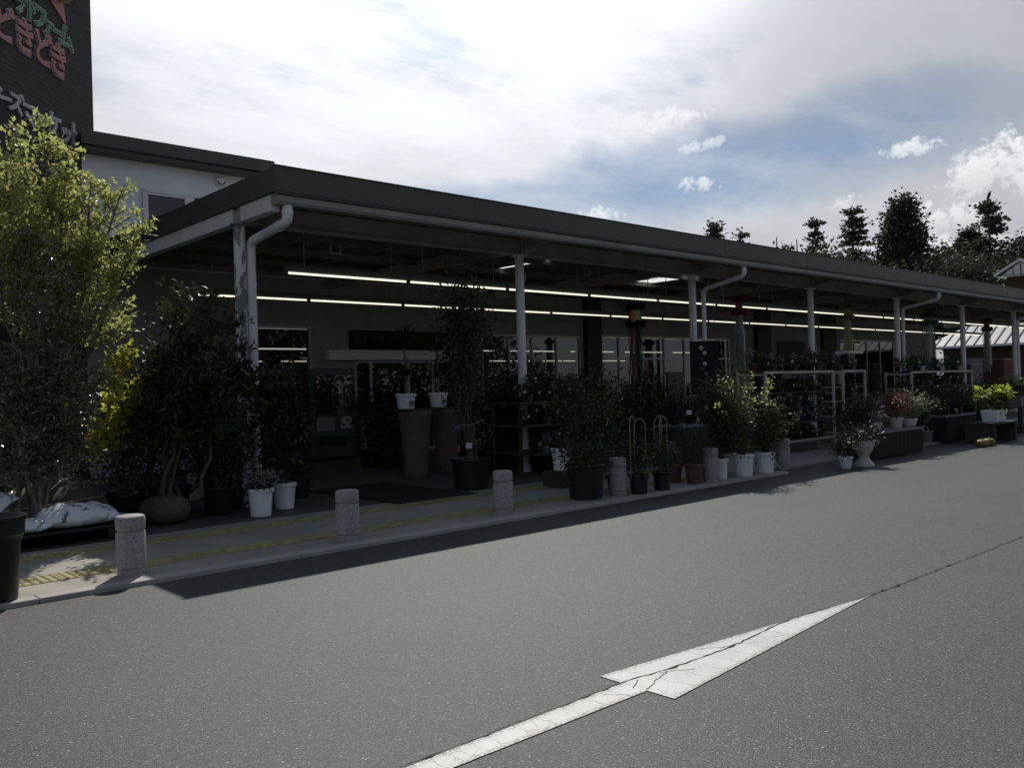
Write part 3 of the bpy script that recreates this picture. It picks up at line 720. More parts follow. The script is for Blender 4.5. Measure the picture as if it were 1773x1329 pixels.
# signal wires and brackets under the deck
b = MB()
for x, y in ((7.0, 11.5), (11.8, 12.4), (12.4, 11.2), (17.2, 11.3), (21.6, 11.3), (26.1, 11.3)):
    b.box(x-0.10, x+0.10, y-0.02, y+0.02, 3.50, 3.53); b.box(x-0.09, x-0.07, y-0.015, y+0.015, 3.53, 3.66); b.box(x+0.07, x+0.09, y-0.015, y+0.015, 3.53, 3.66)
ci(b.build('ceiling_bracket', 'beam_paint', can))

# ------------------------------------------------------------------ lamps under the canopy
def lamp_proto(label, group, x, y, z=3.09, first=False):
    t = thing('fluorescent_light', (x, y, z), label, 'lamp', group)
    MB().box(0, 2.1, -0.05, 0.05, 0.055, 0.11).box(0, 2.1, -0.02, 0.02, 0.03, 0.055).build('housing', 'lacquer', t)
    for xa in (0.0, 2.065): MB().box(xa, xa+0.035, -0.02, 0.02, -0.02, 0.029).build('lamp_holder', 'lacquer', t)
    m = MB(); m.tube([(0.036, 0, -0.002), (2.064, 0, -0.002)], 0.016, 10); m.build('tube', 'tube_light', t)
    for xa in (0.3, 1.8): MB().tube([(xa, 0, 0.11), (xa, 0, 0.67)], 0.008, 6).build('hanger', 'beam_paint', t)
    return t
for y, n, lab in ((11.0, 18, 'lit fluorescent tube in the front lamp row, nearer the canopy edge'), (14.1, 17, 'lit fluorescent tube in the rear lamp row, nearer the shop wall')):
    p0 = lamp_proto(lab, 'lamps of the front row' if y < 12 else 'lamps of the rear row', 5.88, y)
    for i in range(1, n):
        c = copy_tree(p0); c.location = (5.88+2.105*i, y, 3.09)
# lamps inside the hall, seen through its windows
for y, z in ((20.5, 2.55), (24.8, 2.4)):
    p0 = None
    for i in range(8):
        x = 7.2+2.9*i
        if p0 is None:
            p0 = thing('indoor_light', (x, y, z), 'lit tube lamp of the nearer row inside the hall behind the glass' if y < 22 else 'lit tube lamp of the deeper row inside the hall behind the glass', 'lamp', 'lamps inside the hall')
            MB().box(0, 2.3, -0.06, 0.06, 0.02, 0.45).build('housing', 'lacquer', p0)
            m = MB(); m.tube([(0.03, 0, 0), (2.27, 0, 0)], 0.018, 8); m.build('tube', 'tube_light_indoor', p0)
        else: c = copy_tree(p0); c.location = (x, y, z)
#__MORE__

# ------------------------------------------------------------------ plant builders
def foliage(parent, material, c, r, n, L, W, clumps=20, up=0.3, name='foliage', tight=0.30, hollow=0.55, flat=1.0):
    c = np.array(c, float); r = np.array(r, float) if not np.isscalar(r) else np.array([r, r, r])
    q = rng.normal(size=(clumps, 3)); q /= np.linalg.norm(q, axis=1, keepdims=True)
    q *= (rng.uniform(hollow, 1.05, size=(clumps, 1)))
    cl = c + q*r*0.85
    k = rng.integers(0, clumps, n)
    off = rng.normal(size=(n, 3))*r*tight*np.array([1, 1, flat])
    P = cl[k]+off
    D = (P-c)/r*0.8 + rng.normal(size=(n, 3))*0.7 + np.array([0, 0, up])
    Ls = L*rng.uniform(0.65, 1.25, n)
    N = rng.normal(size=(n, 3))*0.6 + np.array([0, 0, 1.0])
    return leaf_mesh(name, P, D, Ls, Ls*W, material, parent, N=N), cl
def stems(parent, base, tops, r0, material='bark', name='stems', wob=0.03):
    m = MB(); base = np.array(base, float)
    for t_ in tops:
        t_ = np.array(t_, float); b0 = base+np.array([*rng.normal(size=2)*0.02, 0]); n = 5; pts = []
        for i in range(n+1):
            k = i/n; p = b0+(t_-b0)*k; p[:2] += rng.normal(size=2)*wob*math.sin(k*math.pi); p[2] += 0.12*(t_[2]-b0[2])*math.sin(k*math.pi)*0.5
            pts.append(p)
        m.tube(pts, [r0*(1-0.75*i/n) for i in range(n+1)], 5)
    return m.build(name, material, parent)
def pot(parent, rt, rb, h, material, rim=0.014, rimh=0.045, soil=True):
    rimh = min(rimh, h*0.25)
    m = MB(); m.lathe([(rb*0.9, 0.0), (rb, 0.008), (rt-rim*0.6, h-rimh-0.004), (rt+rim*0.5, h-rimh), (rt+rim, h-rimh*0.5), (rt+rim*0.8, h-0.004), (rt+rim*0.4, h), (rt-rim*0.4, h), (rt-rim, h-0.01), (rt*0.9, h*0.8)], 28, cap1=False)
    o = m.build('pot', material, parent)
    if soil: MB().lathe([(0.001, h*0.86), (rt*0.93, h*0.85)], 20, cap0=False, cap1=False).build('soil', 'soil', parent)
    return o
def straps(parent, material, c, n, L, w, arch=0.6, name='foliage', up=0.8, seg=6):
    m = MB(); c = np.array(c, float)
    for i in range(n):
        a = rng.uniform(0, 2*math.pi); l = L*rng.uniform(0.6, 1.1); e = rng.uniform(0.35, 1.35)*up
        d = np.array([math.cos(a)*math.cos(e), math.sin(a)*math.cos(e), math.sin(e)]); side = np.array([-math.sin(a), math.cos(a), 0])
        p = c.copy(); ar = arch*rng.uniform(0.6, 1.4); row = []
        for k in range(seg+1):
            ww = w*(1-abs(2*k/seg-0.7)**2*0.45)*(1 if k < seg else 0.1)
            row += [p-side*ww, p+side*ww]; p = p+d*l/seg; d = d+np.array([0, 0, -ar/seg*2]); d /= np.linalg.norm(d)
        m.add(row, [(2*k, 2*k+1, 2*k+3, 2*k+2) for k in range(seg)])
    return m.build(name, material, parent)
def price_tag(parent, p, w=0.07, h=0.05, yaw=0.6, tilt=0.3, material='paper_white', name='price_tag'):
    a = np.array([math.sin(yaw+YAW), -math.cos(yaw+YAW), 0])*w/2; u = np.array([0, 0, h/2])+np.array([math.cos(YAW), math.sin(YAW), 0])*tilt*h/2
    n_ = np.cross(a, u); n_ /= np.linalg.norm(n_)
    return MB().obox(p, a, u, n_*0.0015).build(name, material, parent)
def kp(px, py, r_=0.12):                     # stand on the pavement, clear of the kerb edge
    p = gp(px, py); lim = KY+0.03+r_
    if p[1] < lim: p[:2] *= lim/p[1]
    return p
def rel(px, py, y, base): return yp(px, py, y)-np.array(base)

# ------------------------------------------------------------------ the bed at the left
# tall multi-stemmed tree in a wrapped root ball
base = np.array([2.48, 9.75, FL])
t = thing('multi_stemmed_tree', base, 'tall multi-stemmed tree with sunlit yellow-green leaves and a burlap wrapped root ball', 'tree')
m = MB(); pr = []
for j in range(13):
    a = -math.pi/2+math.pi*j/12
    pr.append((max(0.001, 0.47*math.cos(a)**0.6), 0.26+0.27*math.sin(a)))
m.lathe(pr, 36, cap0=False, cap1=False)
m.v = [(x*(1+0.07*math.sin(5*math.atan2(y, x)+z*9)), y*(1+0.06*math.cos(4*math.atan2(y, x)+7*z)), z*(1+0.05*math.sin(7*x+3*y))) for x, y, z in m.v]
rb = m.build('root_ball', 'burlap', t, auto=80)
m = MB()
for zc, tl in ((0.30, 0.06), (0.18, -0.05)):
    pts = [(0.505*math.cos(a), 0.505*math.sin(a), zc+tl*math.cos(a+1)) for a in [2*math.pi*k/32 for k in range(33)]]; m.tube(pts, 0.008, 5, caps=False)
m.build('rope', 'rope', rb)
def spray_tree(parent, base, stem_tops, z_first, blen, nbranch, leaf_n, L, W, lm, bm, r0=0.022, upw=0.5, crown_name='crown', spread=0.055, droop=0.0, nvar=0.5):
    """stems rising from one base; side branches in rising sprays; leaves in small whorls along them"""
    tr = MB(); P = []; D = []
    for top in stem_tops:
        top = np.array(top, float); b0 = np.array([rng.normal()*0.10, rng.normal()*0.10, base]); n = 9; pts = []
        for i in range(n+1):
            k = i/n; p = b0+(top-b0)*np.array([k**1.3, k**1.3, k]); p[:2] += rng.normal(size=2)*0.025
            pts.append(p)
        tr.tube(pts, [r0*(1-0.85*i/n)+0.003 for i in range(n+1)], 6)
        nb = int(nbranch*rng.uniform(0.8, 1.2))
        for q in range(nb):
            k = rng.uniform(0, 1)**0.8; z = z_first+(top[2]-z_first)*k
            kk = (z-base)/(top[2]-base); i = min(n-1, int(kk*n)); fr = kk*n-i; p = pts[i]+(pts[i+1]-pts[i])*fr
            a = rng.uniform(0, 2*math.pi); l = blen*(1.05-0.75*k)*rng.uniform(0.5, 1.15)
            d = np.array([math.cos(a), math.sin(a), upw*rng.uniform(0.4, 1.6)]); d /= np.linalg.norm(d); bp = [p]
            ns = 5
            for s_ in range(ns):
                d = d+np.array([0, 0, 0.10-droop])+rng.normal(size=3)*0.12; d /= np.linalg.norm(d); bp.append(bp[-1]+d*l/ns)
            tr.tube(bp, [0.006*(1-0.8*s_/ns)+0.0015 for s_ in range(ns+1)], 4, caps=False)
            m_ = max(6, int(leaf_n*l/blen))
            for e in range(m_):
                f_ = rng.uniform(0.22, 1.04)*ns; s_ = min(ns-1, int(f_)); bpnt = bp[s_]+(bp[s_+1]-bp[s_])*(f_-s_)
                o = rng.normal(size=3)*spread*np.array([1, 1, 0.5])
                dd = (bp[s_+1]-bp[s_]); dd = dd/np.linalg.norm(dd)*0.5+rng.normal(size=3)*0.55+np.array([0, 0, 0.35-droop])
                P.append(bpnt+o); D.append(dd)
    P = np.array(P); D = np.array(D); n = len(P); Ls = L*rng.uniform(0.6, 1.25, n)
    N = rng.normal(size=(n, 3))*nvar+np.array([0, 0, 1.0])
    tr.build('trunk', bm, parent)
    leaf_mesh(crown_name, P, D, Ls, Ls*W, lm, parent, N=N)
def L_(px, py, y): return yp(px, py, y)-base
spray_tree(t, 0.5, [L_(-30, 230, 9.6), L_(25, 225, 9.9), L_(75, 225, 9.7), L_(118, 262, 9.8), L_(160, 310, 9.6), L_(212, 330, 9.7), L_(250, 400, 9.9), L_(-80, 300, 9.8), L_(5, 300, 9.3), L_(120, 330, 10.2)],
           1.85, 0.62, 36, 62, 0.070, 0.27, 'leaf_sunny', 'bark_grey', 0.028, 0.55)
# glossy evergreen in front of it
base = np.array([2.20, 9.15, FL])
t = thing('glossy_evergreen', base, 'dark fine-twigged evergreen with small glittering leaves in front of the multi-stemmed tree', 'shrub')
spray_tree(t, 0.1, [L_(-20, 420, 9.1), L_(40, 395, 9.2), L_(90, 405, 9.0), L_(130, 460, 9.2), L_(165, 520, 9.1), L_(60, 520, 8.9), L_(-50, 560, 9.0), L_(110, 600, 8.9), L_(185, 640, 9.2), L_(20, 640, 8.9)],
           0.55, 0.55, 44, 60, 0.050, 0.21, 'leaf_glossy', 'bark_grey', 0.020, 0.25, droop=0.16, nvar=0.9)
# yellow-leaved climber
base = np.array([2.98, 9.35, FL])
t = thing('yellow_leaved_shrub', base, 'thin shrub with rounded yellow-green sunlit leaves at the edge of the shade', 'shrub')
P = []; D = []; m = MB()
for path, n in (([(168, 800), (175, 745), (190, 700), (205, 650), (215, 610), (228, 595)], 170), ([(200, 780), (208, 720), (222, 690), (236, 665), (246, 655)], 150), ([(160, 770), (168, 745), (192, 740), (215, 700)], 120), ([(205, 690), (190, 645), (198, 625), (215, 625)], 110)):
    pts = [L_(a, b_, 9.35+0.03*i) for i, (a, b_) in enumerate(path)]; m.tube(pts, 0.005, 5)
    for _ in range(n):
        k = rng.uniform(0.1, len(pts)-1.001); i = int(k); P.append(pts[i]+(pts[i+1]-pts[i])*(k-i)+rng.normal(size=3)*0.045); D.append(rng.normal(size=3)*0.8+np.array([0, 0, -0.5]))
pts = [np.array([0.02, 0, 0]), L_(170, 830, 9.35), L_(168, 800, 9.35)]; m.tube(pts, 0.009, 6); m.build('stems', 'bark', t)
leaf_mesh('foliage', P, D, rng.uniform(0.055, 0.085, len(P)), 0.034, 'leaf_yellow', t)
# plant marker ribbon
p = yp(113, 690, 9.0); m = MB(); rr = []
for k in range(9): rr += [p+np.array([-0.018*(1-k/10)+0.008*math.sin(k), 0.01*math.sin(k*1.3), -0.037*k]), p+np.array([0.022*(1-k/10)+0.01*math.sin(k), -0.012*math.cos(k), -0.037*k+0.01])]
m.add(rr, [(2*k, 2*k+1, 2*k+3, 2*k+2) for k in range(8)]); m.tube([p+np.array([0, 0, 0.02]), p+np.array([-0.02, 0.05, 0.1]), p+np.array([0, 0.12, 0.12])], 0.004, 5)
o = m.build('marker_ribbon', 'ribbon_yellow'); tag(o, 'bright yellow ribbon tied among the stems of the glossy evergreen', 'ribbon')
# maple in the shade
base = gp(288, 905); t = thing('shade_maple', base, 'dark layered maple in the canopy shade with a round burlap root ball', 'tree')
m = MB(); m.lathe([(0.001+0.26*math.cos(-math.pi/2+math.pi*j/10)**0.6, 0.15+0.15*math.sin(-math.pi/2+math.pi*j/10)) for j in range(11)], 24, cap0=False, cap1=False)
m.v = [(x*(1+0.06*math.sin(5*math.atan2(y, x))), y, z) for x, y, z in m.v]; m.build('root_ball', 'burlap', t, auto=80)
spray_tree(t, 0.25, [L_(372, 505, 9.2), L_(318, 505, 9.0), L_(285, 540, 9.1), L_(400, 560, 9.3), L_(345, 570, 8.9), L_(300, 640, 8.9)], 0.8, 0.55, 34, 64, 0.080, 0.24, 'leaf_maple', 'bark', 0.022, 0.15, spread=0.07, droop=0.05)
# dark shrubs behind
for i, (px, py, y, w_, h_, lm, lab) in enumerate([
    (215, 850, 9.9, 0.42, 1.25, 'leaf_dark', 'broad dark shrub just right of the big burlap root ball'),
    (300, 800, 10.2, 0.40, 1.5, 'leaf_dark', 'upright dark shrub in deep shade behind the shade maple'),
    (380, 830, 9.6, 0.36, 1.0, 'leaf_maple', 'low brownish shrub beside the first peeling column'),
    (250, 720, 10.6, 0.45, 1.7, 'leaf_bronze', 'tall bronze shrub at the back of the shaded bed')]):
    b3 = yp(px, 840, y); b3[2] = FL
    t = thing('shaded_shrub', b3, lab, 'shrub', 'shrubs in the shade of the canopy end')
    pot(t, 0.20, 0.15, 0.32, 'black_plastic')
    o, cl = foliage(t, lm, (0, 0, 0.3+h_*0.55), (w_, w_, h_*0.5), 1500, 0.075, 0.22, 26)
    stems(t, (0, 0, 0.25), cl[:9], 0.012)
# small grey post, dark planter box
p = gp(336, 866); t = thing('stone_post', p, 'short grey square stone post half hidden in the shaded shrubs', 'post')
MB().box(-0.055, 0.055, -0.055, 0.055, 0, 0.33).build('shaft', 'granite', t, bevel=0.012); MB().box(-0.065, 0.065, -0.065, 0.065, 0.333, 0.36).build('cap', 'granite', t, bevel=0.006)
p = gp(388, 880); t = thing('planter_tub', p, 'wide black planter tub at the foot of the peeling column', 'planter')
m = MB(); m.lathe([(0.20, 0), (0.22, 0.02), (0.25, 0.26), (0.27, 0.27), (0.27, 0.32), (0.24, 0.32), (0.23, 0.25)], 28, cap1=False); m.build('tub', 'black_plastic', t)
MB().lathe([(0.001, 0.265), (0.232, 0.265)], 24, cap0=False, cap1=False).build('soil', 'soil', t); foliage(t, 'leaf_dark', (0, 0, 0.50), (0.32, 0.32, 0.30), 1000, 0.06, 0.22, 22)
# big empty black pot in the foreground
p = kp(-4, 1043, 0.14); t = thing('empty_plant_pot', p, 'big empty black plastic pot standing in the sun at the kerb', 'plant pot')
m = MB(); m.lathe([(0.115, 0), (0.125, 0.012), (0.150, 0.40), (0.172, 0.45), (0.176, 0.455), (0.180, 0.545), (0.192, 0.55), (0.196, 0.565), (0.192, 0.58), (0.183, 0.58), (0.172, 0.54), (0.150, 0.44), (0.118, 0.03), (0.001, 0.02)], 40, cap1=False); m.build('pot', 'black_plastic', t)
# pallet and soil bags
t = thing('pallet', (1.82, 9.25, FL), 'black plastic pallet carrying white soil bags at the end of the pavement', 'pallet')
m = MB()
for k in range(7): m.box(-0.95, 1.05, -0.55+0.165*k, -0.55+0.165*k+0.135, 0.12, 0.15)
for k in (-0.93, -0.02, 0.90): m.box(k, k+0.12, -0.55, 0.575, 0.022, 0.118)
for k in (-0.55, 0.45): m.box(-0.95, 1.05, k, k+0.12, 0.0, 0.021)
m.build('deck', 'black_plastic', t, bevel=0.006)
def soil_bag(p, rz, tx, ty, lab, l=0.64, w_=0.42, h=0.15, sd=0):
    t = thing('soil_bag', p, lab, 'soil bag', 'white bags of potting soil')
    r2 = np.random.default_rng(sd); nx, ny = 26, 18; vs = []; fs = []
    ph = r2.uniform(0, 6, 6)
    for side in (1, -1):
        for i in range(nx+1):
            for j in range(ny+1):
                u = 2*i/nx-1; v_ = 2*j/ny-1
                e = max(0, (1-abs(u)**3.2))*max(0, (1-abs(v_)**2.8)); e = e**0.55
                wr = 1+0.10*math.sin(5*u+ph[0]+2*v_)+0.07*math.sin(9*v_+ph[1]-3*u)+0.05*math.sin(14*u+ph[2])
                x = u*l/2*(1-0.06*abs(v_)**3); y = v_*w_/2*(1-0.05*abs(u)**3)
                vs.append((x, y, h*0.38+side*(0.004+h*(0.62 if side > 0 else 0.36)*e*(wr if side > 0 else 1))+0.012*math.sin(7*u+ph[3])*(1-e)))
    k = (nx+1)*(ny+1); idx = lambda s_, i, j: s_*k+i*(ny+1)+j
    for i in range(nx):
        for j in range(ny): fs += [(idx(0, i, j), idx(0, i+1, j), idx(0, i+1, j+1), idx(0, i, j+1)), (idx(1, i, j), idx(1, i, j+1), idx(1, i+1, j+1), idx(1, i+1, j))]
    for i in range(nx): fs += [(idx(0, i, 0), idx(1, i, 0), idx(1, i+1, 0), idx(0, i+1, 0)), (idx(0, i, ny), idx(0, i+1, ny), idx(1, i+1, ny), idx(1, i, ny))]
    for j in range(ny): fs += [(idx(0, 0, j), idx(0, 0, j+1), idx(1, 0, j+1), idx(1, 0, j)), (idx(0, nx, j), idx(1, nx, j), idx(1, nx, j+1), idx(0, nx, j+1))]
    m = MB(); m.add(vs, fs, True); m.build('sack', 'soil_bag_print', t, auto=80)
    t.rotation_euler = (tx, ty, rz)
soil_bag((2.50, 8.92, FL+0.152), 0.05, 0, 0, 'plump white soil bag lying nearest the bollard on the pallet end', sd=1, h=0.21, l=0.70)
soil_bag((1.95, 8.92, FL+0.152), -0.12, 0, 0, 'flat white soil bag lying behind the empty black pot', sd=2, h=0.13)
soil_bag((1.72, 9.10, FL+0.32), 0.5, 0.10, -0.38, 'white soil bag propped up at a slant on top of the pile', sd=3)
soil_bag((1.35, 9.30, FL+0.30), 0.2, 0.05, 0.05, 'sunlit white soil bag at the left end of the pile', sd=4)
soil_bag((3.02, 9.85, FL), 0.3, 0, 0, 'white soil bag on the ground right of the big root ball', sd=5, l=0.5)

# ------------------------------------------------------------------ bollards
bp = None
for i, (px, py) in enumerate([(228, 993), (603, 933), (872, 887), (1071, 856), (1231, 833), (1356, 811)]):
    x, y, _ = kp(px, py, 0.11)
    labs = ['leftmost granite bollard, half in sun beside the soil bags', 'granite bollard standing alone left of the doormat', 'granite bollard in front of the plant display table',
            'granite bollard right beside the big black planted pot', 'granite bollard tucked behind the slim white pots', 'granite bollard at the end of the kerb beside the white pots']
    if bp is None:
        bp = thing('bollard', (x, y, FL), labs[0], 'bollard', 'granite bollards along the kerb')
        m = MB(); m.lathe([(0.100, 0.0), (0.100, 0.045), (0.094, 0.052), (0.108, 0.060), (0.108, 0.325), (0.104, 0.332)], 32); m.build('shaft', 'granite', bp)
        m = MB(); m.lathe([(0.094, 0.3325), (0.094, 0.345), (0.106, 0.349), (0.108, 0.356), (0.108, 0.436), (0.103, 0.449), (0.092, 0.455), (0.001, 0.462)], 32, cap1=False); m.build('head', 'granite', bp)
    else:
        c = copy_tree(bp); c.location = (x, y, FL); c['label'] = labs[i]; c.rotation_euler = (0, 0, i*1.3)

# ------------------------------------------------------------------ by the near column
def potted(p, label, pot_=None, name='potted_plant', group=None, cat='potted plant'):
    t = thing(name, p, label, cat, group)
    if pot_: pot(t, *pot_)
    return t
base = gp(452, 893); t = potted(base, 'white pot with a low pale leafy mound, nearest the kerb by the peeling column', (0.140, 0.110, 0.315, 'white_plastic'))
foliage(t, 'leaf_silver', (0.02, 0.02, 0.40), (0.17, 0.17, 0.10), 350, 0.05, 0.3, 14); foliage(t, 'leaf_dark', (0.0, 0.02, 0.36), (0.14, 0.14, 0.08), 200, 0.06, 0.3, 8, name='lower_foliage')
base = gp(493, 880); t = potted(base, 'tall dark bushy tree in a white pot standing in front of the peeling column', (0.135, 0.105, 0.31, 'white_plastic'))
o, cl = foliage(t, 'leaf_dark', L_(484, 728, base[1]), (0.31, 0.31, 0.58), 2200, 0.085, 0.22, 40)
stems(t, (0, 0, 0.26), cl[:14], 0.014); foliage(t, 'leaf_mid', L_(440, 660, base[1]), (0.20, 0.2, 0.22), 90, 0.20, 0.22, 9, name='large_leaves', up=-0.2)
price_tag(t, (0.06, -0.13, 0.20), 0.02, 0.20, 0.3)
base = gp(505, 872)+np.array([0.35, 0.45, 0]); t = potted(base, 'arching strap-leaved plant spilling right beside the vending machine', (0.15, 0.12, 0.28, 'black_plastic'))
straps(t, 'leaf_dark', (0, 0, 0.26), 60, 0.75, 0.010, 0.6)
# doormat
m = MB(); m.box(-0.6, 0.6, -1.1, 1.1, 0, 0.012); m.box(-0.55, 0.55, -1.05, 1.05, 0.0125, 0.015)
o = m.build('doormat', 'rubber'); o.location = (6.55, 9.55, FL); tag(o, 'large black doormat on the pavement in front of the entrance', 'doormat')
# vending machines
def vending(p, mats, lab, w_=1.15):
    t = thing('vending_machine', p, lab, 'vending machine', 'drink vending machines by the entrance')
    h, d = 1.83, 0.72
    m = MB(); m.box(-w_/2, w_/2, 0.03, d, 0.06, h); m.box(-w_/2, -w_/2+0.06, 0, 0.03, 0.06, h); m.box(w_/2-0.06, w_/2, 0, 0.03, 0.06, h); m.box(-w_/2+0.06, w_/2-0.06, 0, 0.03, h-0.12, h); m.box(-w_/2+0.06, w_/2-0.06, 0, 0.03, 0.06, 0.30); m.box(-w_/2+0.06, w_/2-0.06, 0, 0.03, 0.48, 0.92)
    m.build('cabinet', mats, t, bevel=0.008)
    MB().box(-w_/2+0.062, w_/2-0.062, 0.012, 0.029, 0.925, h-0.122).build('display_back', 'vend_inner', t)
    bm = MB(); bm.lathe([(0.028, 0), (0.030, 0.01), (0.030, 0.12), (0.014, 0.16), (0.014, 0.185)], 10)
    b0 = None
    for rw in range(3):
        MB().box(-w_/2+0.07, w_/2-0.07, -0.005, 0.011, 0.93+0.26*rw, 0.95+0.26*rw).build('shelf', 'aluminium', t)
        for k in range(10):
            loc = (-w_/2+0.14+k*(w_-0.28)/9, -0.02, 0.951+0.26*rw)
            if b0 is None: b0 = bm.build('bottle', 'bottle_plastic', t, loc=loc)
            else: c = b0.copy(); COL.objects.link(c); c.parent = t; c.location = loc
    g = MB(); g.add([(-w_/2+0.062, -0.055, 0.925), (w_/2-0.062, -0.055, 0.925), (w_/2-0.062, -0.055, h-0.122), (-w_/2+0.062, -0.055, h-0.122)], [(0, 1, 2, 3)]); g.build('display_glass', 'window_glass', t)
    MB().box(-w_/2+0.05, w_/2-0.05, -0.006, 0.0, h-0.11, h-0.02).build('header', 'vend_inner', t)
    MB().box(-w_/2+0.12, 0.02, -0.01, 0.0, 0.60, 0.86).build('poster_panel', 'paper_aqua', t); MB().box(w_/2-0.34, w_/2-0.10, -0.02, 0.0, 0.62, 0.86).build('coin_panel', 'aluminium', t)
    MB().box(-w_/2+0.12, w_/2-0.2, 0.0, 0.02, 0.30, 0.48).build('dispensing_flap', 'black_plastic', t)
    for sx in (-1, 1): MB().box(sx*(w_/2-0.1)-0.04, sx*(w_/2-0.1)+0.04, 0.05, d-0.05, 0, 0.058).build('foot', 'black_plastic', t)
vending((8.98, 15.0, FL), 'vend_green', 'green drink vending machine with bottle rows left of the entrance', 1.0)
vending((7.62, 15.0, FL), 'vend_blue', 'bluish drink vending machine mostly hidden behind the bushy tree', 1.1)
t = thing('recycling_bin', (9.85, 15.2, FL), 'slim pale recycling bin between the vending machine and the glass door', 'bin')
MB().box(-0.2, 0.2, -0.18, 0.18, 0, 0.78).build('body', 'grey_plastic', t, bevel=0.015); MB().box(-0.21, 0.21, -0.19, 0.19, 0.783, 0.86).build('lid', 'vend_blue', t, bevel=0.02)

# ------------------------------------------------------------------ tall vases with palms on top
for px, py, lab, plab, k in ((720, 818, 'tall tapering pinkish stone vase under the left palm pot', 'spiky dracaena palm in a white pot standing on the left tall vase', 0), (775, 815, 'tall tapering pinkish stone vase under the right palm pot', 'spiky dracaena palm in a white pot half hidden by the dark tree', 1)):
    p = gp(px, py); p[1] = 11.0+0.25*k; p[0] = yp(px, 760, p[1])[0]; p[2] = FL
    t = thing('stone_vase', p, lab, 'vase', 'tall stone vases')
    m = MB(); m.lathe([(0.17, 0), (0.18, 0.02), (0.215, 0.5), (0.255, 0.95), (0.27, 0.97), (0.27, 1.02), (0.24, 1.03)], 32); m.build('body', 'pink_stone', t)
    m = MB(); m.box(-0.31, 0.31, -0.2, 0.2, 1.033, 1.06); m.build('plank', 'dark_wood', t)
    q = (p[0]-0.17, p[1], p[2]+1.062); t = potted(q, plab, (0.155, 0.125, 0.24, 'white_plastic'), name='palm')
    m = MB(); m.tube([(0, 0, 0.2), (0.01, 0, 0.5), (0.0, 0.01, 0.95), (0.02, 0, 1.15)], [0.022, 0.02, 0.018, 0.014], 8); m.build('trunk', 'bark_grey', t)
    straps(t, 'leaf_dark', (0, 0, 0.95), 80, 0.50, 0.011, 0.5, up=1.0); straps(t, 'leaf_dark', (0, 0, 0.5), 50, 0.42, 0.010, 0.7, name='lower_foliage')
    MB().box(-0.05, 0.05, -0.165, -0.160, 0.05, 0.13).build('price_tag', 'grey_plastic', t)
# dark reddish tree in black pot with tag and flowers
base = gp(816, 845); t = potted(base, 'tall reddish-dark tree in a wide black pot in front of the display table', (0.26, 0.22, 0.42, 'black_plastic'))
o, cl = foliage(t, 'leaf_maple', L_(805, 590, base[1]), (0.34, 0.34, 0.80), 3200, 0.07, 0.22, 55)
stems(t, (0, 0, 0.35), list(cl[:20]), 0.018, wob=0.05)
foliage(t, 'petal_pink', L_(790, 742, base[1]-0.2), (0.05, 0.05, 0.04), 26, 0.035, 0.4, 5, name='flowers')
price_tag(t, L_(812, 771, base[1]-0.27), 0.085, 0.07, -0.3); price_tag(t, L_(794, 776, base[1]-0.27), 0.05, 0.07, 0.8, material='paper_rose')
m = MB(); m.tube([L_(795, 736, base[1]-0.2), L_(818, 735, base[1]-0.2), L_(832, 728, base[1]-0.2), L_(840, 726, base[1]-0.2)], [0.004, 0.004, 0.006, 0.002], 5); m.tube([(0.03, -0.1, 0.36), L_(821, 735, base[1]-0.2)], 0.004, 5); m.build('cane', 'cane', t)

# ------------------------------------------------------------------ small pots for shelves
def proto_small(kind):
    t = thing('small_potted_plant', (0, 0, -50), 'x', 'potted plant')
    pm = {0: 'black_plastic', 1: 'terracotta', 2: 'grey_plastic', 3: 'black_plastic', 4: 'white_plastic'}[kind]
    pot(t, 0.06, 0.045, 0.10, pm, rim=0.006, rimh=0.02, soil=False)
    lm = {0: 'leaf_dark', 1: 'leaf_mid', 2: 'leaf_silver', 3: 'leaf_bronze', 4: 'leaf_mid'}[kind]
    foliage(t, lm, (0, 0, 0.18), (0.09, 0.09, 0.08+0.02*kind), 130, 0.05, 0.28, 10)
    if kind in (1, 3): foliage(t, 'petal_white' if kind == 1 else 'petal_purple', (0, 0, 0.23), (0.07, 0.07, 0.05), 26, 0.022, 0.45, 8, name='flowers')
    if kind in (0, 2, 3): price_tag(t, (0.02, -0.07, 0.16+0.03*kind), 0.045, 0.055, 0.4*kind-0.4)
    return t
PROTO = [proto_small(k) for k in range(5)]
USED = [False]*5
def small_pot(kind, p, lab, group, s=1.0, rz=None):
    o = PROTO[kind]
    if USED[kind]: o = copy_tree(o)
    USED[kind] = True
    o.location = tuple(float(v) for v in p); o['label'] = lab; o['group'] = group; o.scale = (s, s, s); o.rotation_euler = (0, 0, rng.uniform(-0.5, 0.5) if rz is None else rz)
    return o
def tray(p, l, w_, lab, material='black_plastic', h=0.06):
    t = thing('plant_tray', p, lab, 'tray', 'shallow plant trays')
    m = MB(); m.box(-l/2, l/2, -w_/2, w_/2, 0, 0.006)
    for a in (-1, 1): m.box(a*l/2-0.004, a*l/2+0.004, -w_/2, w_/2, 0.0065, h); m.box(-l/2+0.005, l/2-0.005, a*w_/2-0.004, a*w_/2+0.004, 0.0065, h)
    m.build('shell', material, t)
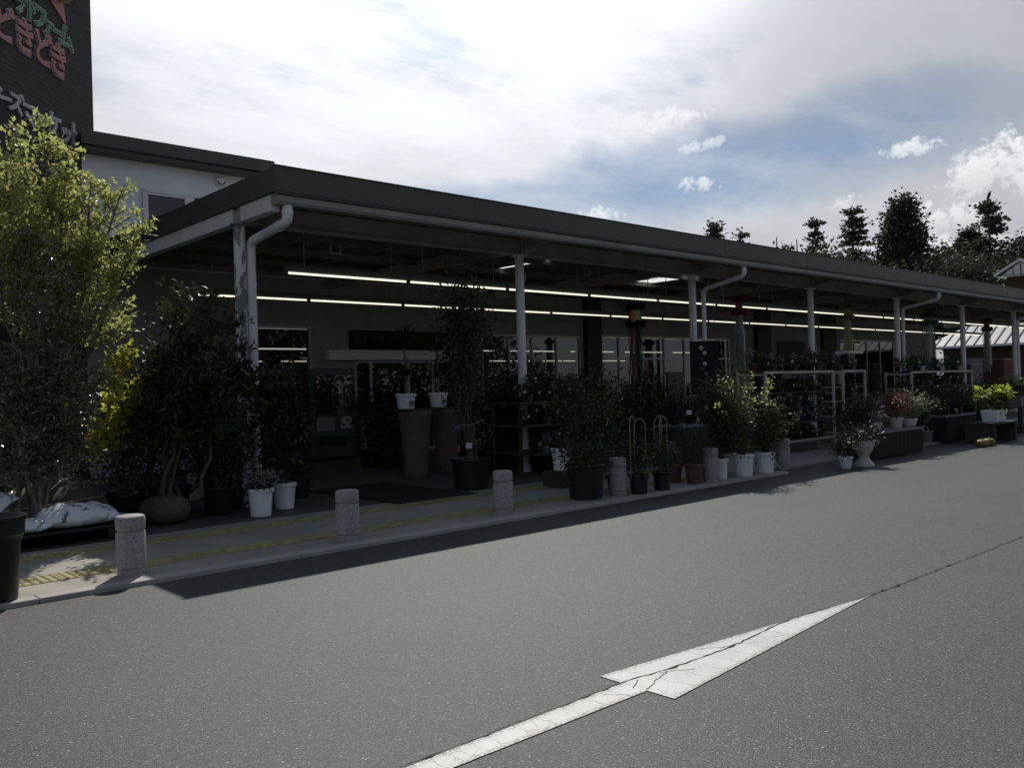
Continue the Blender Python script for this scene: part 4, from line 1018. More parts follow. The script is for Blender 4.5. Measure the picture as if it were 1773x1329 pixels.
# tiered display table behind the bollards
t = thing('display_table', (9.55, 9.6, FL), 'black tiered display table crowded with small tagged pots', 'table')
m = MB()
for z, d in ((0.36, 0.50), (0.78, 0.36), (1.12, 0.22)): m.box(-0.75, 0.95, -d, 0.45, z-0.03, z)
m.build('shelf_boards', 'dark_wood', t, bevel=0.004)
for x in (-0.72, 0.88):
    for y in (-0.18, 0.40): MB().box(x, x+0.045, y, y+0.045, 0, 1.088).build('leg', 'dark_wood', t)
MB().box(-0.70, 0.90, 0.40, 0.42, 0.05, 1.05).build('back_panel', 'black_matt', t)
for z, y, lab, ks in ((0.36, 9.22, 'bottom', (0, 2, 3)), (0.78, 9.38, 'middle', (0, 3, 1)), (1.12, 9.52, 'top', (0, 1, 0))):
    for i in range(8):
        small_pot(ks[i % 3], (8.92+0.2*i, y+rng.uniform(-0.05, 0.05), FL+z+0.001), f'small tagged pot plant on the {lab} tier of the black display table', 'small pots on the display table', rng.uniform(0.8, 1.2))
for i in range(4): small_pot((0, 3, 0, 1)[i], (9.0+0.42*i, 9.80, FL+1.121), 'small dark plant in the rear row on the top tier of the black display table', 'small pots on the display table', 1.35)
tray((9.25, 8.95, FL+0.0), 0.5, 0.3, 'pale green tray on the pavement before the display table, left one', 'vend_green'); tray((9.85, 8.95, FL+0.0), 0.5, 0.3, 'pale green tray on the pavement before the display table, right one', 'vend_green')
base = gp(893, 835)+np.array([0.9, 1.6, 0]); base = np.array([11.0, 10.5, FL])
for px, y, hh, lm, lab in ((915, 11.0, 1.5, 'leaf_dark', 'dense dark shrub behind the display table, right of the second column'), (950, 10.2, 1.3, 'leaf_mid', 'greenish shrub in the gap between display table and big planted pot'), (880, 11.6, 1.25, 'leaf_dark', 'dark shrub behind the second column')):
    p = yp(px, 760, y); p[2] = FL; t = potted(p, lab, (0.2, 0.16, 0.3, 'black_plastic'), name='potted_shrub', group='shrubs between the columns')
    o, cl = foliage(t, lm, (0, 0, 0.3+hh*0.5), (0.42, 0.42, hh*0.5), 1700, 0.075, 0.22, 30); stems(t, (0, 0, 0.26), cl[:9], 0.012)
base = gp(975, 800); base = yp(972, 790, 8.1); base[2] = FL
t = potted(base, 'white pot half hidden left of the big black planted pot', (0.135, 0.11, 0.30, 'white_plastic')); t.location = (base[0], base[1], FL+0.22)
MB().box(-0.18, 0.18, -0.18, 0.18, -0.22, -0.003).build('stand', 'dark_wood', t)
straps(t, 'leaf_dark', (0, 0, 0.27), 40, 0.4, 0.012, 0.6)
# big planted black pot
base = kp(1015, 862, 0.22); t = potted(base, 'big black planted pot with a wide reddish-green bush beside a bollard', (0.235, 0.195, 0.42, 'black_plastic', 0.02))
o, cl = foliage(t, 'leaf_maple', (0, 0, 0.52), (0.33, 0.33, 0.14), 900, 0.06, 0.22, 24)
base = gp(1030, 850)+np.array([0.35, 0.75, 0]); t = potted(base, 'tall loose green shrub with a yellow ribbon, behind the big black planted pot', (0.2, 0.17, 0.34, 'black_plastic'))
o, cl = foliage(t, 'leaf_mid', L_(1020, 725, base[1]), (0.46, 0.46, 0.62), 2200, 0.075, 0.24, 44); stems(t, (0, 0, 0.3), cl[:16], 0.013, wob=0.05)
foliage(t, 'petal_white', L_(1045, 700, base[1]-0.2), (0.3, 0.2, 0.3), 40, 0.03, 0.45, 12, name='flowers')
p = L_(1053, 722, base[1]-0.35); m = MB(); rr = []
for k in range(6): rr += [p+np.array([-0.012, 0, -0.022*k])-np.array([0.008*k, 0, 0]), p+np.array([0.012+0.002*k, 0.004, -0.022*k])-np.array([0.008*k, 0, 0])]
m.add(rr, [(2*k, 2*k+1, 2*k+3, 2*k+2) for k in range(5)]); m.build('ribbon', 'ribbon_yellow', t)
# plants with wire hoops
def hoops(parent, hs, z0, material='cane'):
    for cx_, cy_, w_, h_, rz in hs:
        m = MB(); ca, sa = math.cos(rz), math.sin(rz)
        pts = [(cx_-w_*ca, cy_-w_*sa, z0)]+[(cx_+w_*ca*math.cos(a), cy_+w_*sa*math.cos(a), z0+h_-w_*1.3+w_*1.3*math.sin(a)) for a in [math.pi-math.pi*k/12 for k in range(13)]]+[(cx_+w_*ca, cy_+w_*sa, z0)]
        m.tube(pts, 0.006, 6); m.build('hoop', material, parent)
for px, py, lab, hs in ((1107, 856, 'black pot with a climbing plant on two pale wire hoops, left of its pair', [(0.04, 0, 0.07, 0.72, -0.7), (-0.08, 0.02, 0.06, 0.76, 0.2)]), (1147, 855, 'black pot with a climbing plant on crossed wire hoops, right of its pair', [(0.0, 0, 0.08, 0.74, -0.9), (0.0, 0, 0.07, 0.72, 0.5)])):
    base = kp(px, py, 0.15); t = potted(base, lab, (0.115, 0.10, 0.24, 'black_plastic')); hoops(t, hs, 0.2)
    o, cl = foliage(t, 'leaf_mid', (0, 0, 0.45), (0.17, 0.17, 0.22), 700, 0.045, 0.25, 26); stems(t, (0, 0, 0.2), cl[:8], 0.006)
    foliage(t, 'petal_white', (0.05, -0.1, 0.45), (0.13, 0.1, 0.18), 14, 0.03, 0.45, 6, name='flowers')
base = gp(1088, 852)+np.array([0.05, 0.25, 0]); t = potted(base, 'low dark bushy plant squeezed between bollard and hoop plants', (0.11, 0.09, 0.2, 'black_plastic')); foliage(t, 'leaf_dark', (0, 0, 0.42), (0.19, 0.19, 0.26), 700, 0.05, 0.24, 24)
# terracotta pots with feathery bushes
for px, py, r_, lab, lm, n in ((1203, 836, 0.13, 'terracotta pot with a feathery brownish bush beside the slim white pot', 'leaf_bronze', 1500), (1168, 834, 0.115, 'smaller terracotta pot with a dark bush left of the feathery one', 'leaf_dark', 800)):
    base = kp(px, py, 0.15); t = potted(base, lab, (r_, r_*0.72, 0.27, 'terracotta', 0.01))
    o, cl = foliage(t, lm, (0.03, 0.0, 0.50), (0.23, 0.23, 0.24), n, 0.045, 0.10, 30, up=0.8); stems(t, (0, 0, 0.2), cl[:10], 0.006)
# white pots with tall sunlit-topped shrubs
for px, py, rt, h, lab, cpx, cpy, rr, rz, n, lm in (
    (1249, 829, 0.096, 0.285, 'slim white pot leftmost of the white pot row, with a thin dark shrub', 1248, 745, 0.22, 0.30, 900, 'leaf_dark'),
    (1288, 829, 0.148, 0.315, 'widest white pot of the row, holding a tall shrub with sunlit tips', 1262, 715, 0.36, 0.55, 2600, 'leaf_mid'),
    (1325, 823, 0.140, 0.305, 'white pot next to the end bollard, holding a loose shrub with sunlit leaves', 1330, 735, 0.30, 0.50, 1900, 'leaf_mid'),
    (1262, 818, 0.11, 0.29, 'pale pot set back behind the white pot row', 1225, 700, 0.26, 0.35, 900, 'leaf_dark')):
    base = kp(px, py, 0.15); t = potted(base, lab, (rt, rt*0.80, h, 'white_plastic' if px != 1262 else 'cream_plastic'), group='white pots by the end bollard')
    y_ = base[1]; o, cl = foliage(t, lm, L_(cpx, cpy, y_), (rr, rr, rz), n, 0.052, 0.27, 46, tight=0.20); stems(t, (0, 0, h*0.8), cl[:16], 0.008, wob=0.04)
    if px in (1288, 1325):
        P = []; D = []; m = MB()
        for tx_, ty_ in (((1305, 640), (1262, 655), (1290, 660), (1240, 700), (1310, 690)) if px == 1288 else ((1322, 668), (1340, 690), (1382, 716), (1360, 728), (1335, 650))):
            e = L_(tx_, ty_, y_-0.15); b0 = np.array([0, 0, h*0.8]); k0 = b0+(e-b0)*0.5+np.array([0, 0, 0.08]); pts = [(1-k)**2*b0+2*k*(1-k)*k0+k*k*e for k in [q/8 for q in range(9)]]
            m.tube(pts, [0.006-0.0005*q for q in range(9)], 5)
            for _ in range(34):
                k = rng.uniform(4.0, 8); i = min(7, int(k)); P.append(pts[i]+(pts[i+1]-pts[i])*(k-i)+rng.normal(size=3)*0.028); D.append(rng.normal(size=3)+np.array([0, 0, 0.4]))
        m.build('long_shoots', 'bark', t); leaf_mesh('shoot_leaves', P, D, rng.uniform(0.03, 0.06, len(P)), 0.016, 'leaf_sunny', t)
    if px == 1325:
        price_tag(t, L_(1362, 747, y_-0.1), 0.055, 0.06, 0.1); m = MB(); m.tube([(0.1, 0, 0.2), L_(1362, 752, y_-0.1)], 0.004, 5); m.build('tag_stick', 'cane', t)
        q = np.array([0.15, -0.03, 0.27]); m = MB(); rr_ = []
        for k in range(7): rr_ += [q+np.array([0.012*k, -0.002*k*k, -0.035*k]), q+np.array([0.012*k+0.02, -0.002*k*k+0.005, -0.035*k+0.004])]
        m.add(rr_, [(2*k, 2*k+1, 2*k+3, 2*k+2) for k in range(6)]); m.build('ribbon', 'ribbon_yellow', t)
        MB().tube([L_(1322, 640, y_), L_(1323, 790, y_)], 0.006, 6).build('stake', 'dark_green_plastic', t)
# dark flower stand behind
t = thing('flower_stand', (12.1, 8.6, FL), 'low dark flower stand full of purple flowers with white tags', 'stand')
m = MB(); m.box(-0.75, 0.75, -0.3, 0.3, 0.62, 0.66); m.build('top', 'grey_plastic', t)
for sx in (-0.7, 0.66):
    for sy in (-0.28, 0.24): MB().box(sx, sx+0.04, sy, sy+0.04, 0, 0.619).build('leg', 'dark_wood', t)
MB().box(-0.74, 0.74, -0.296, -0.29, 0.05, 0.618).build('skirt', 'black_matt', t)
for i, (x, lm, fl_) in enumerate(((11.55, 'leaf_dark', 'petal_purple'), (12.0, 'leaf_dark', 'petal_pink'), (12.45, 'leaf_mid', 'petal_purple'))):
    t = potted((x, 8.6, FL+0.661), f'{("left","middle","right")[i]} flowering pot on the dark flower stand', (0.10, 0.08, 0.14, 'black_plastic', 0.008), group='flowering pots on the stand'); foliage(t, lm, (0, 0, 0.26), (0.24, 0.22, 0.14), 600, 0.055, 0.25, 20)
    foliage(t, fl_, (0, 0, 0.30), (0.22, 0.2, 0.14), 90, 0.035, 0.45, 18, name='flowers'); price_tag(t, (0.05, -0.25, 0.2+0.05*i), 0.09, 0.07, 0.3-0.5*i)
# hanging display panel
p = yp(1220, 635, 9.5); t = thing('hanging_panel', p, 'dark display panel with pale round rosettes hanging by the third column', 'panel')
a = np.array([math.sin(YAW), -math.cos(YAW), 0]); t.rotation_euler = (0, 0, YAW-R(90))
MB().box(-0.27, 0.27, -0.015, 0.015, -0.52, 0.49).build('board', 'black_matt', t, bevel=0.004)
MB().tube([(-0.2, 0, 0.49), (-0.2, 0, 1.32)], 0.004, 5).tube([(0.2, 0, 0.49), (0.2, 0, 1.32)], 0.004, 5).build('cord', 'black_plastic', t)
for k in range(9):
    m = MB(); m.lathe([(0.001, 0.02), (0.03, 0.012), (0.042, 0.0)], 12, cap0=False, cap1=False); o = m.build('rosette', 'paper_white' if k in (0, 1, 3) else 'petal_purple', t); o.location = (-0.06+0.06*(k % 2)+0.09*(k > 5), -0.017, 0.36-0.1*k); o.rotation_euler = (R(90), 0, 0)

# ------------------------------------------------------------------ ladder-ended racks
def rack(p, L, W_, H, levels, lab, name='plant_rack', skip=()):
    t = thing(name, p, lab, 'rack')
    for x in (0, L):
        for y in (0, W_): MB().box(x-0.02, x+0.02, y-0.02, y+0.02, 0, H).build('post', 'rack_paint', t)
        for z in [H-0.02]+levels: MB().box(x-0.015, x+0.015, 0.021, W_-0.021, z-0.055, z-0.025).build('rung', 'rack_paint', t)
    for y in (0, W_):
        for z in [H-0.02]+levels[:1]: MB().box(0.021, L-0.021, y-0.015, y+0.015, z-0.02, z+0.018).build('rail', 'rack_paint', t)
    for z in levels+[H-0.0]:
        MB().box(0.03, L-0.03, 0.02, W_-0.02, z+0.003, z+0.02).build('shelf', 'dark_wood', t)
    return t
RH = 1.50
def fill(x0, x1, y0, y1, z, n, ks, lab, group, smin=0.9, smax=1.4, rows=2):
    for i in range(n):
        for j in range(rows):
            small_pot(ks[(i+j) % len(ks)], (x0+(x1-x0)*(i+0.5)/n+rng.uniform(-0.04, 0.04), y0+(y1-y0)*(j+0.5)/rows, z), lab, group, rng.uniform(smin, smax))
rx, ry = 13.45, 8.05
rack((rx, ry, FL), 2.45, 0.55, RH, [0.22, 0.55, 0.82, 1.10], 'pale ladder-ended plant rack right of the sunlit white pot shrubs')
for z, nm, ks in ((0.24, 'lowest', (0, 3)), (0.57, 'second', (0, 2, 3)), (0.84, 'third', (2, 0)), (1.12, 'fourth', (0, 3, 1)), (RH+0.02, 'top', (0, 1, 3))):
    fill(rx+0.1, rx+2.35, ry+0.05, ry+0.5, FL+z, 8, ks, f'small potted plant on the {nm} shelf of the pale ladder-ended rack', f'small pots on the pale ladder rack', 0.7, 1.05 if z < 1.4 else 1.4)
rx2, ry2 = 16.4, 8.1
rack((rx2, ry2, FL), 0.95, 0.55, RH, [0.30, 0.62, 0.92, 1.2], 'narrow second ladder-ended rack just right of the long pale rack')
for z, nm in ((0.64, 'middle'), (0.94, 'upper'), (RH+0.02, 'top')):
    fill(rx2+0.1, rx2+0.9, ry2+0.05, ry2+0.5, FL+z, 3, (1, 0, 2), f'small potted plant on the {nm} shelf of the narrow second rack', 'small pots on the narrow rack', 0.7, 1.2)
tray((rx2+0.5, ry2+0.1, FL+RH+0.33), 0.6, 0.3, 'pale tray lying over the pots on top of the narrow rack', 'cream_plastic')
rx3, ry3 = 20.6, 8.5
rack((rx3, ry3, FL), 3.8, 0.6, 1.45, [0.3, 0.72, 1.08], 'long pale rack at the right with open shelves and hanging tags')
for z, nm, ks in ((0.32, 'lowest', (0, 2)), (0.74, 'middle', (0, 3, 2)), (1.10, 'upper', (2, 0, 1)), (1.47, 'top', (1, 0, 4))):
    fill(rx3+0.1, rx3+3.7, ry3+0.05, ry3+0.55, FL+z, 9, ks, f'small potted plant on the {nm} shelf of the long pale rack at the right', 'small pots on the long right rack', 0.8, 1.3)
# plant benches along the road, black skirts
def bench(p, L, W_, H, lab, skirt=True):
    t = thing('plant_bench', p, lab, 'bench', 'plant benches along the road')
    MB().box(0, L, 0, W_, H-0.035, H).build('top', 'grey_plastic', t, bevel=0.004)
    for x in (0.02, L-0.06):
        for y in (0.02, W_-0.06): MB().box(x, x+0.04, y, y+0.04, 0, H-0.037).build('leg', 'dark_wood', t)
    if skirt:
        m = MB(); n = 60; vs = []
        for i in range(n+1):
            x = 0.01+(L-0.02)*i/n; vs += [(x, 0.008+0.006*math.sin(i*1.3), 0.03), (x, 0.008, H-0.037)]
        m.add(vs, [(2*i, 2*i+2, 2*i+3, 2*i+1) for i in range(n)], True); 
        m.box(0.004, 0.008, 0.03, W_-0.03, 0.03, H-0.038); m.build('skirt', 'black_matt', t)
    return t
bx0 = yp(1512, 780, 6.45)[0]
bench((bx0, 6.45, 0), yp(1600, 780, 6.45)[0]-bx0, 0.48, 0.46, 'black skirted plant bench with red and white flowers behind the cream urn')
bx1 = yp(1640, 760, 6.8)[0]
bench((bx1, 6.8, 0), yp(1692, 760, 6.8)[0]-bx1, 0.5, 0.56, 'dark plant bench with bushy pots between the bucket and the lime plant')
BZ = 0.462
def bench_plant(px, py, y, z, lab, pt, fol, flowers=None, tagp=None):
    b3 = yp(px, py, y); b3[2] = z; t = potted(b3, lab, pt, group='potted plants on the road benches')
    for i, f_ in enumerate(fol): foliage(t, *f_, name='foliage' if i == 0 else 'top_foliage')
    if flowers: foliage(t, *flowers, name='flowers')
    if tagp: price_tag(t, *tagp)
    return t
bench_plant(1552, 745, 6.66, BZ, 'red-leaved bushy plant in a white pot on the road bench', (0.115, 0.09, 0.19, 'cream_plastic', 0.008), [('leaf_red', (-0.05, 0, 0.40), (0.27, 0.27, 0.17), 1100, 0.05, 0.26, 30)], ('petal_pink', (-0.05, 0, 0.46), (0.25, 0.25, 0.12), 60, 0.03, 0.4, 14))
bench_plant(1575, 738, 6.72, BZ, 'white-edged leafy plant in a pale blue-white bowl right of the red-leaved plant', (0.135, 0.10, 0.14, 'white_plastic', 0.012), [('leaf_variegated', (0, 0, 0.40), (0.28, 0.28, 0.22), 1300, 0.06, 0.2, 36)])
bench_plant(1517, 752, 6.60, BZ, 'small white-flowered plant in a cream pot at the left end of the bench', (0.095, 0.075, 0.15, 'cream_plastic', 0.008), [('leaf_silver', (0, 0, 0.22), (0.14, 0.14, 0.09), 260, 0.045, 0.25, 14)], ('petal_white', (0, 0, 0.26), (0.15, 0.15, 0.06), 40, 0.03, 0.45, 12), ((0.03, -0.05, 0.30), 0.03, 0.09, 0.4))
bench_plant(1502, 752, 6.8, BZ, 'dark purple-leaved bush spreading over the left end of the bench', (0.13, 0.1, 0.18, 'black_plastic', 0.01), [('leaf_dark', (0, 0, 0.33), (0.33, 0.3, 0.2), 900, 0.06, 0.25, 30)], ('petal_purple', (0, 0, 0.40), (0.3, 0.3, 0.14), 90, 0.035, 0.45, 18))
bench_plant(1598, 735, 6.78, BZ, 'loose green plant with long stalks at the right end of the skirted bench', (0.12, 0.09, 0.17, 'black_plastic', 0.01), [('leaf_mid', (0, 0, 0.32), (0.28, 0.28, 0.2), 700, 0.06, 0.2, 28)])
for i, (px, lm, lab) in enumerate(((1632, 'leaf_dark', 'first dark bushy pot on the bench right of the bucket'), (1655, 'leaf_mid', 'green bushy pot in the middle of the dark bench'), (1680, 'leaf_dark', 'dark bushy pot left of the lime-leaved plant'))):
    bench_plant(px, 728, 7.05, 0.562, lab, (0.14, 0.11, 0.2, 'black_plastic', 0.01), [(lm, (0, 0, 0.38), (0.32, 0.30, 0.20), 900, 0.06, 0.22, 30)], ('petal_white', (0.05, 0, 0.50), (0.14, 0.12, 0.08), 60, 0.035, 0.45, 8) if i == 2 else None)
for i, (px, y, lm, fl_, rr, lab) in enumerate((
    (1478, 7.3, 'leaf_dark', 'petal_purple', 0.30, 'dark purple-flowered bush behind the cream urn'),
    (1535, 7.5, 'leaf_silver', None, 0.24, 'greyish-leaved plant in the row behind the skirted bench'),
    (1570, 7.6, 'leaf_bronze', None, 0.30, 'brownish bush in the row behind the skirted bench'),
    (1600, 7.6, 'leaf_mid', 'petal_white', 0.28, 'white-flecked green bush in the row behind the skirted bench'),
    (1625, 7.3, 'leaf_dark', None, 0.30, 'dark bush filling the gap over the grey-green planter'),
    (1662, 7.7, 'leaf_maple', 'petal_pink', 0.30, 'pink-flecked bush behind the dark bench'),
    (1690, 7.8, 'leaf_mid', None, 0.32, 'green bush behind the dark bench nearest the lime plant'))):
    b5 = yp(px, 740, y); b5[2] = FL; t = potted(b5, lab, (0.17, 0.13, 0.30, 'black_plastic'), group='potted bushes behind the benches')
    o, cl = foliage(t, lm, (0, 0, 0.62), (rr*1.15, rr*1.15, rr), 1000, 0.06, 0.23, 30); stems(t, (0, 0, 0.26), cl[:7], 0.008)
    if fl_: foliage(t, fl_, (0, 0, 0.70), (rr, rr, rr*0.7), 50, 0.035, 0.45, 16, name='flowers')
    price_tag(t, (0.08, -rr*1.1, 0.55+0.05*(i % 3)), 0.08, 0.09, 0.4*(i % 3)-0.3)
# lime plant in a white trough, in the sun
b3 = yp(1722, 742, 6.25); b3[2] = 0.40
t = potted(b3, 'bright lime-leaved plant glowing in the sun in a white trough planter')
m = MB(); m.add([(-0.27, -0.13, 0), (0.27, -0.13, 0), (0.27, 0.13, 0), (-0.27, 0.13, 0), (-0.31, -0.16, 0.24), (0.31, -0.16, 0.24), (0.31, 0.16, 0.24), (-0.31, 0.16, 0.24)], [(0, 3, 2, 1), (0, 1, 5, 4), (1, 2, 6, 5), (2, 3, 7, 6), (3, 0, 4, 7), (4, 5, 6, 7)]); m.build('trough', 'white_plastic', t, bevel=0.012)
foliage(t, 'leaf_mid', (0, 0, 0.42), (0.34, 0.28, 0.2), 500, 0.09, 0.3, 24); foliage(t, 'leaf_lime', (0.0, 0, 0.58), (0.31, 0.28, 0.10), 190, 0.15, 0.30, 24, name='lime_leaves', up=-0.1, flat=0.6); price_tag(t, (0.02, -0.17, 0.52), 0.06, 0.07, 0.2)
t = thing('plant_step', (b3[0]-0.6, b3[1]-0.22, 0), 'low dark step under the white trough planter', 'stand'); MB().box(0, 1.3, 0, 0.6, 0.37, 0.398).build('top', 'dark_wood', t)
for x in (0.02, 1.22): MB().box(x, x+0.06, 0.02, 0.58, 0, 0.368).build('side_panel', 'dark_wood', t)
b3 = yp(1750, 705, 6.9); b3[2] = 0
t = thing('wooden_stand', b3, 'dark wooden stand at the right edge carrying a pale crate of leafy plants', 'stand')
for z in (0.15, 0.60): MB().box(-0.2, 1.5, -0.3, 0.3, z-0.03, z).build('board', 'dark_wood', t)
for x in (-0.19, 1.42):
    for y in (-0.29, 0.22): MB().box(x, x+0.07, y, y+0.07, 0, 0.569 if False else 0.12).build('leg', 'dark_wood', t); MB().box(x, x+0.07, y, y+0.07, 0.151, 0.569).build('leg', 'dark_wood', t)
t = potted((b3[0]+0.35, b3[1], 0.601), 'pale grey crate packed with leafy white-flowered plants at the right edge')
m = MB(); m.box(-0.35, 0.35, -0.22, -0.205, 0, 0.24); m.box(-0.35, 0.35, 0.205, 0.22, 0, 0.24); m.box(-0.35, -0.335, -0.204, 0.204, 0, 0.24); m.box(0.335, 0.35, -0.204, 0.204, 0, 0.24); m.box(-0.334, 0.334, -0.204, 0.204, 0.0, 0.02)
for k in range(4): m.box(-0.33+0.17*k, -0.30+0.17*k, -0.228, -0.2205, 0.0, 0.24)
m.build('crate', 'grey_plastic', t); foliage(t, 'leaf_mid', (0, 0, 0.42), (0.62, 0.32, 0.22), 1500, 0.075, 0.26, 40); foliage(t, 'petal_white', (0, 0, 0.52), (0.6, 0.3, 0.18), 40, 0.04, 0.45, 14, name='flowers')
for i, (px, lab) in enumerate(((1700, 'round yellow pumpkin left of its pair under the white trough'), (1712, 'round yellow pumpkin right of its pair under the white trough'))):
    b4 = yp(px, 756, 5.95); b4[2] = 0.0; t = thing('pumpkin', b4, lab, 'pumpkin', 'yellow pumpkins')
    m = MB(); m.lathe([(0.001, 0.02), (0.07, 0.0), (0.11, 0.05), (0.11, 0.10), (0.07, 0.145), (0.015, 0.13)], 30, cap0=False, cap1=False)
    m.v = [(x*(1+0.06*math.cos(9*math.atan2(y, x))), y*(1+0.06*math.cos(9*math.atan2(y, x))), z) for x, y, z in m.v]; m.build('fruit', 'pumpkin', t, auto=80); MB().tube([(0, 0, 0.12), (0.005, 0, 0.16), (0.02, 0, 0.18)], [0.014, 0.01, 0.009], 6).build('stalk', 'cane', t)
t = thing('notice_card', (b3[0]-1.15, 5.95, 0), 'white price card on a stick before the dark bench', 'card'); MB().box(-0.004, 0.004, -0.004, 0.004, 0, 0.30).build('stick', 'cane', t); price_tag(t, (0, 0, 0.36), 0.20, 0.13, 0.0, name='card')
# urn, small white pot, buckets
p = yp(1496, 799, 6.2); p[2] = 0.0; t = potted(p, 'cream goblet-shaped urn planted with a trailing plant by the road', name='planted_urn')
m = MB(); m.lathe([(0.15, 0), (0.15, 0.03), (0.10, 0.09), (0.072, 0.14), (0.08, 0.17), (0.13, 0.24), (0.155, 0.33), (0.165, 0.37), (0.19, 0.385), (0.19, 0.40), (0.165, 0.40), (0.15, 0.36)], 32, cap1=False); m.build('urn', 'cream_plastic', t)
MB().lathe([(0.001, 0.365), (0.15, 0.365)], 20, cap0=False, cap1=False).build('soil', 'soil', t); foliage(t, 'leaf_dark', (0, 0, 0.50), (0.24, 0.24, 0.17), 800, 0.05, 0.25, 26); foliage(t, 'leaf_variegated', (0.1, 0, 0.42), (0.16, 0.14, 0.1), 160, 0.05, 0.25, 10, name='trailing_foliage', up=-0.5)
p = yp(1464, 799, 6.25); p[2] = 0.0; t = potted(p, 'small white pot with a dark flowering bush left of the cream urn', (0.105, 0.075, 0.185, 'white_plastic', 0.008)); foliage(t, 'leaf_dark', (0, 0, 0.32), (0.19, 0.19, 0.15), 600, 0.045, 0.25, 24); foliage(t, 'petal_white', (0, 0, 0.40), (0.15, 0.15, 0.08), 18, 0.028, 0.45, 7, name='flowers')
def bucket(px, py, rt, h, material, lab, handle=True):
    p = gp(px, py, 0.0); t = thing('bucket', p, lab, 'bucket'); m = MB(); m.lathe([(rt*0.78, 0), (rt*0.80, 0.01), (rt, h), (rt+0.01, h), (rt+0.01, h+0.02), (rt-0.005, h+0.02), (rt*0.95, h*0.9), (rt*0.8, 0.02), (0.001, 0.02)], 26, cap1=False); m.build('body', material, t)
    if handle: MB().tube([(rt*math.cos(a), 0.03*math.sin(a), h+0.02+rt*0.75*math.sin(a)) for a in [math.pi*k/12 for k in range(13)]], 0.006, 6).build('handle', 'white_plastic', t)
bucket(1604, 768, 0.13, 0.25, 'grey_plastic', 'pale grey bucket with a raised handle between the two benches'); bucket(1591, 768, 0.10, 0.22, 'cream_plastic', 'small cream bucket behind the pale grey bucket', False)
p = gp(1620, 766, 0.0); t = thing('tall_planter', p, 'tall grey-green cylindrical planter beside the pale grey bucket', 'planter'); m = MB(); m.lathe([(0.15, 0), (0.165, 0.02), (0.18, 0.45), (0.19, 0.455), (0.19, 0.49), (0.17, 0.49), (0.16, 0.4)], 28, cap1=False); m.build('pot', 'dark_green_plastic', t); MB().lathe([(0.001, 0.43), (0.165, 0.43)], 20, cap0=False, cap1=False).build('soil', 'soil', t)
# crates and dark shrubs further in
k_ = 0
for px, py, y, w_, d_, h_, mt, lab in ((1728, 640, 13.0, 1.1, 0.8, 1.9, 'brick_pink', 'tall stack-like pinkish cabinet far back under the canopy'), (1672, 630, 13.0, 1.2, 0.8, 1.7, 'grey_plastic', 'grey cabinet left of the pinkish cabinet')):
    b4 = yp(px, py, y); b4[2] = FL; t = thing('cabinet', b4, lab, 'cabinet'); m = MB(); m.box(-w_/2, w_/2, -d_/2, d_/2, 0.05, h_); m.build('body', mt, t, bevel=0.01); MB().box(-w_/2-0.02, w_/2+0.02, -d_/2-0.02, d_/2+0.02, h_+0.002, h_+0.04).build('top', 'cream_plastic', t)
    for z in (0.55, 1.05, 1.5): MB().box(-w_/2+0.03, w_/2-0.03, -d_/2-0.012, -d_/2-0.001, z, z+0.42).build('drawer', mt, t, bevel=0.006)
for px, y, hh, rr, lm, lab in ((640, 13.2, 1.15, 0.42, 'leaf_dark', 'dark shrub before the glass door left of the palms'), (672, 12.6, 0.8, 0.40, 'leaf_dark', 'low dark shrub at the foot of the left stone vase'), (800, 12.2, 1.5, 0.5, 'leaf_dark', 'dark shrub behind the right palm'), (845, 11.0, 1.45, 0.45, 'leaf_maple', 'brownish shrub between the reddish tree and the second column'), (905, 12.4, 1.6, 0.5, 'leaf_dark', 'dark shrub under the four-pane window'), (1095, 9.6, 0.9, 0.45, 'leaf_dark', 'dark shrub behind the hoop plants'), (1130, 10.6, 1.25, 0.5, 'leaf_mid', 'mid-green shrub left of the purple flower stand'), (1340, 12.0, 1.3, 0.5, 'leaf_dark', 'dark shrub behind the long pale rack'), (1010, 12.5, 1.3, 0.5, 'leaf_dark', 'dark shrub against the windows behind the big black pot'), (1055, 11.6, 1.2, 0.45, 'leaf_mid', 'mid-green shrub under the rainbow streamer'), (1150, 11.8, 1.1, 0.5, 'leaf_dark', 'dark shrub left of the third column'), (1255, 11.0, 1.2, 0.4, 'leaf_dark', 'dark shrub behind the hanging panel'),
                               (1500, 10.8, 1.35, 0.6, 'leaf_dark', 'dark shrub between fourth and fifth column'), (1590, 10.8, 1.9, 0.7, 'leaf_dark', 'tall dark shrub behind the fifth column'), (1640, 9.8, 1.0, 0.6, 'leaf_mid', 'mid-green shrub left of the sixth column'), (1560, 8.7, 0.85, 0.5, 'leaf_dark', 'low dark shrub behind the red-leaved plant'), (1700, 9.3, 1.0, 0.6, 'leaf_dark', 'low dark shrub in front of the pinkish cabinet')):
    p = yp(px, 690, y); p[2] = FL; t = potted(p, lab, (0.22, 0.17, 0.3, 'black_plastic'), name='potted_shrub', group='shrubs between the columns')
    o, cl = foliage(t, lm, (0, 0, 0.3+hh*0.45), (rr, rr, hh*0.5), 1300, 0.085, 0.22, 28); stems(t, (0, 0, 0.26), cl[:8], 0.012)
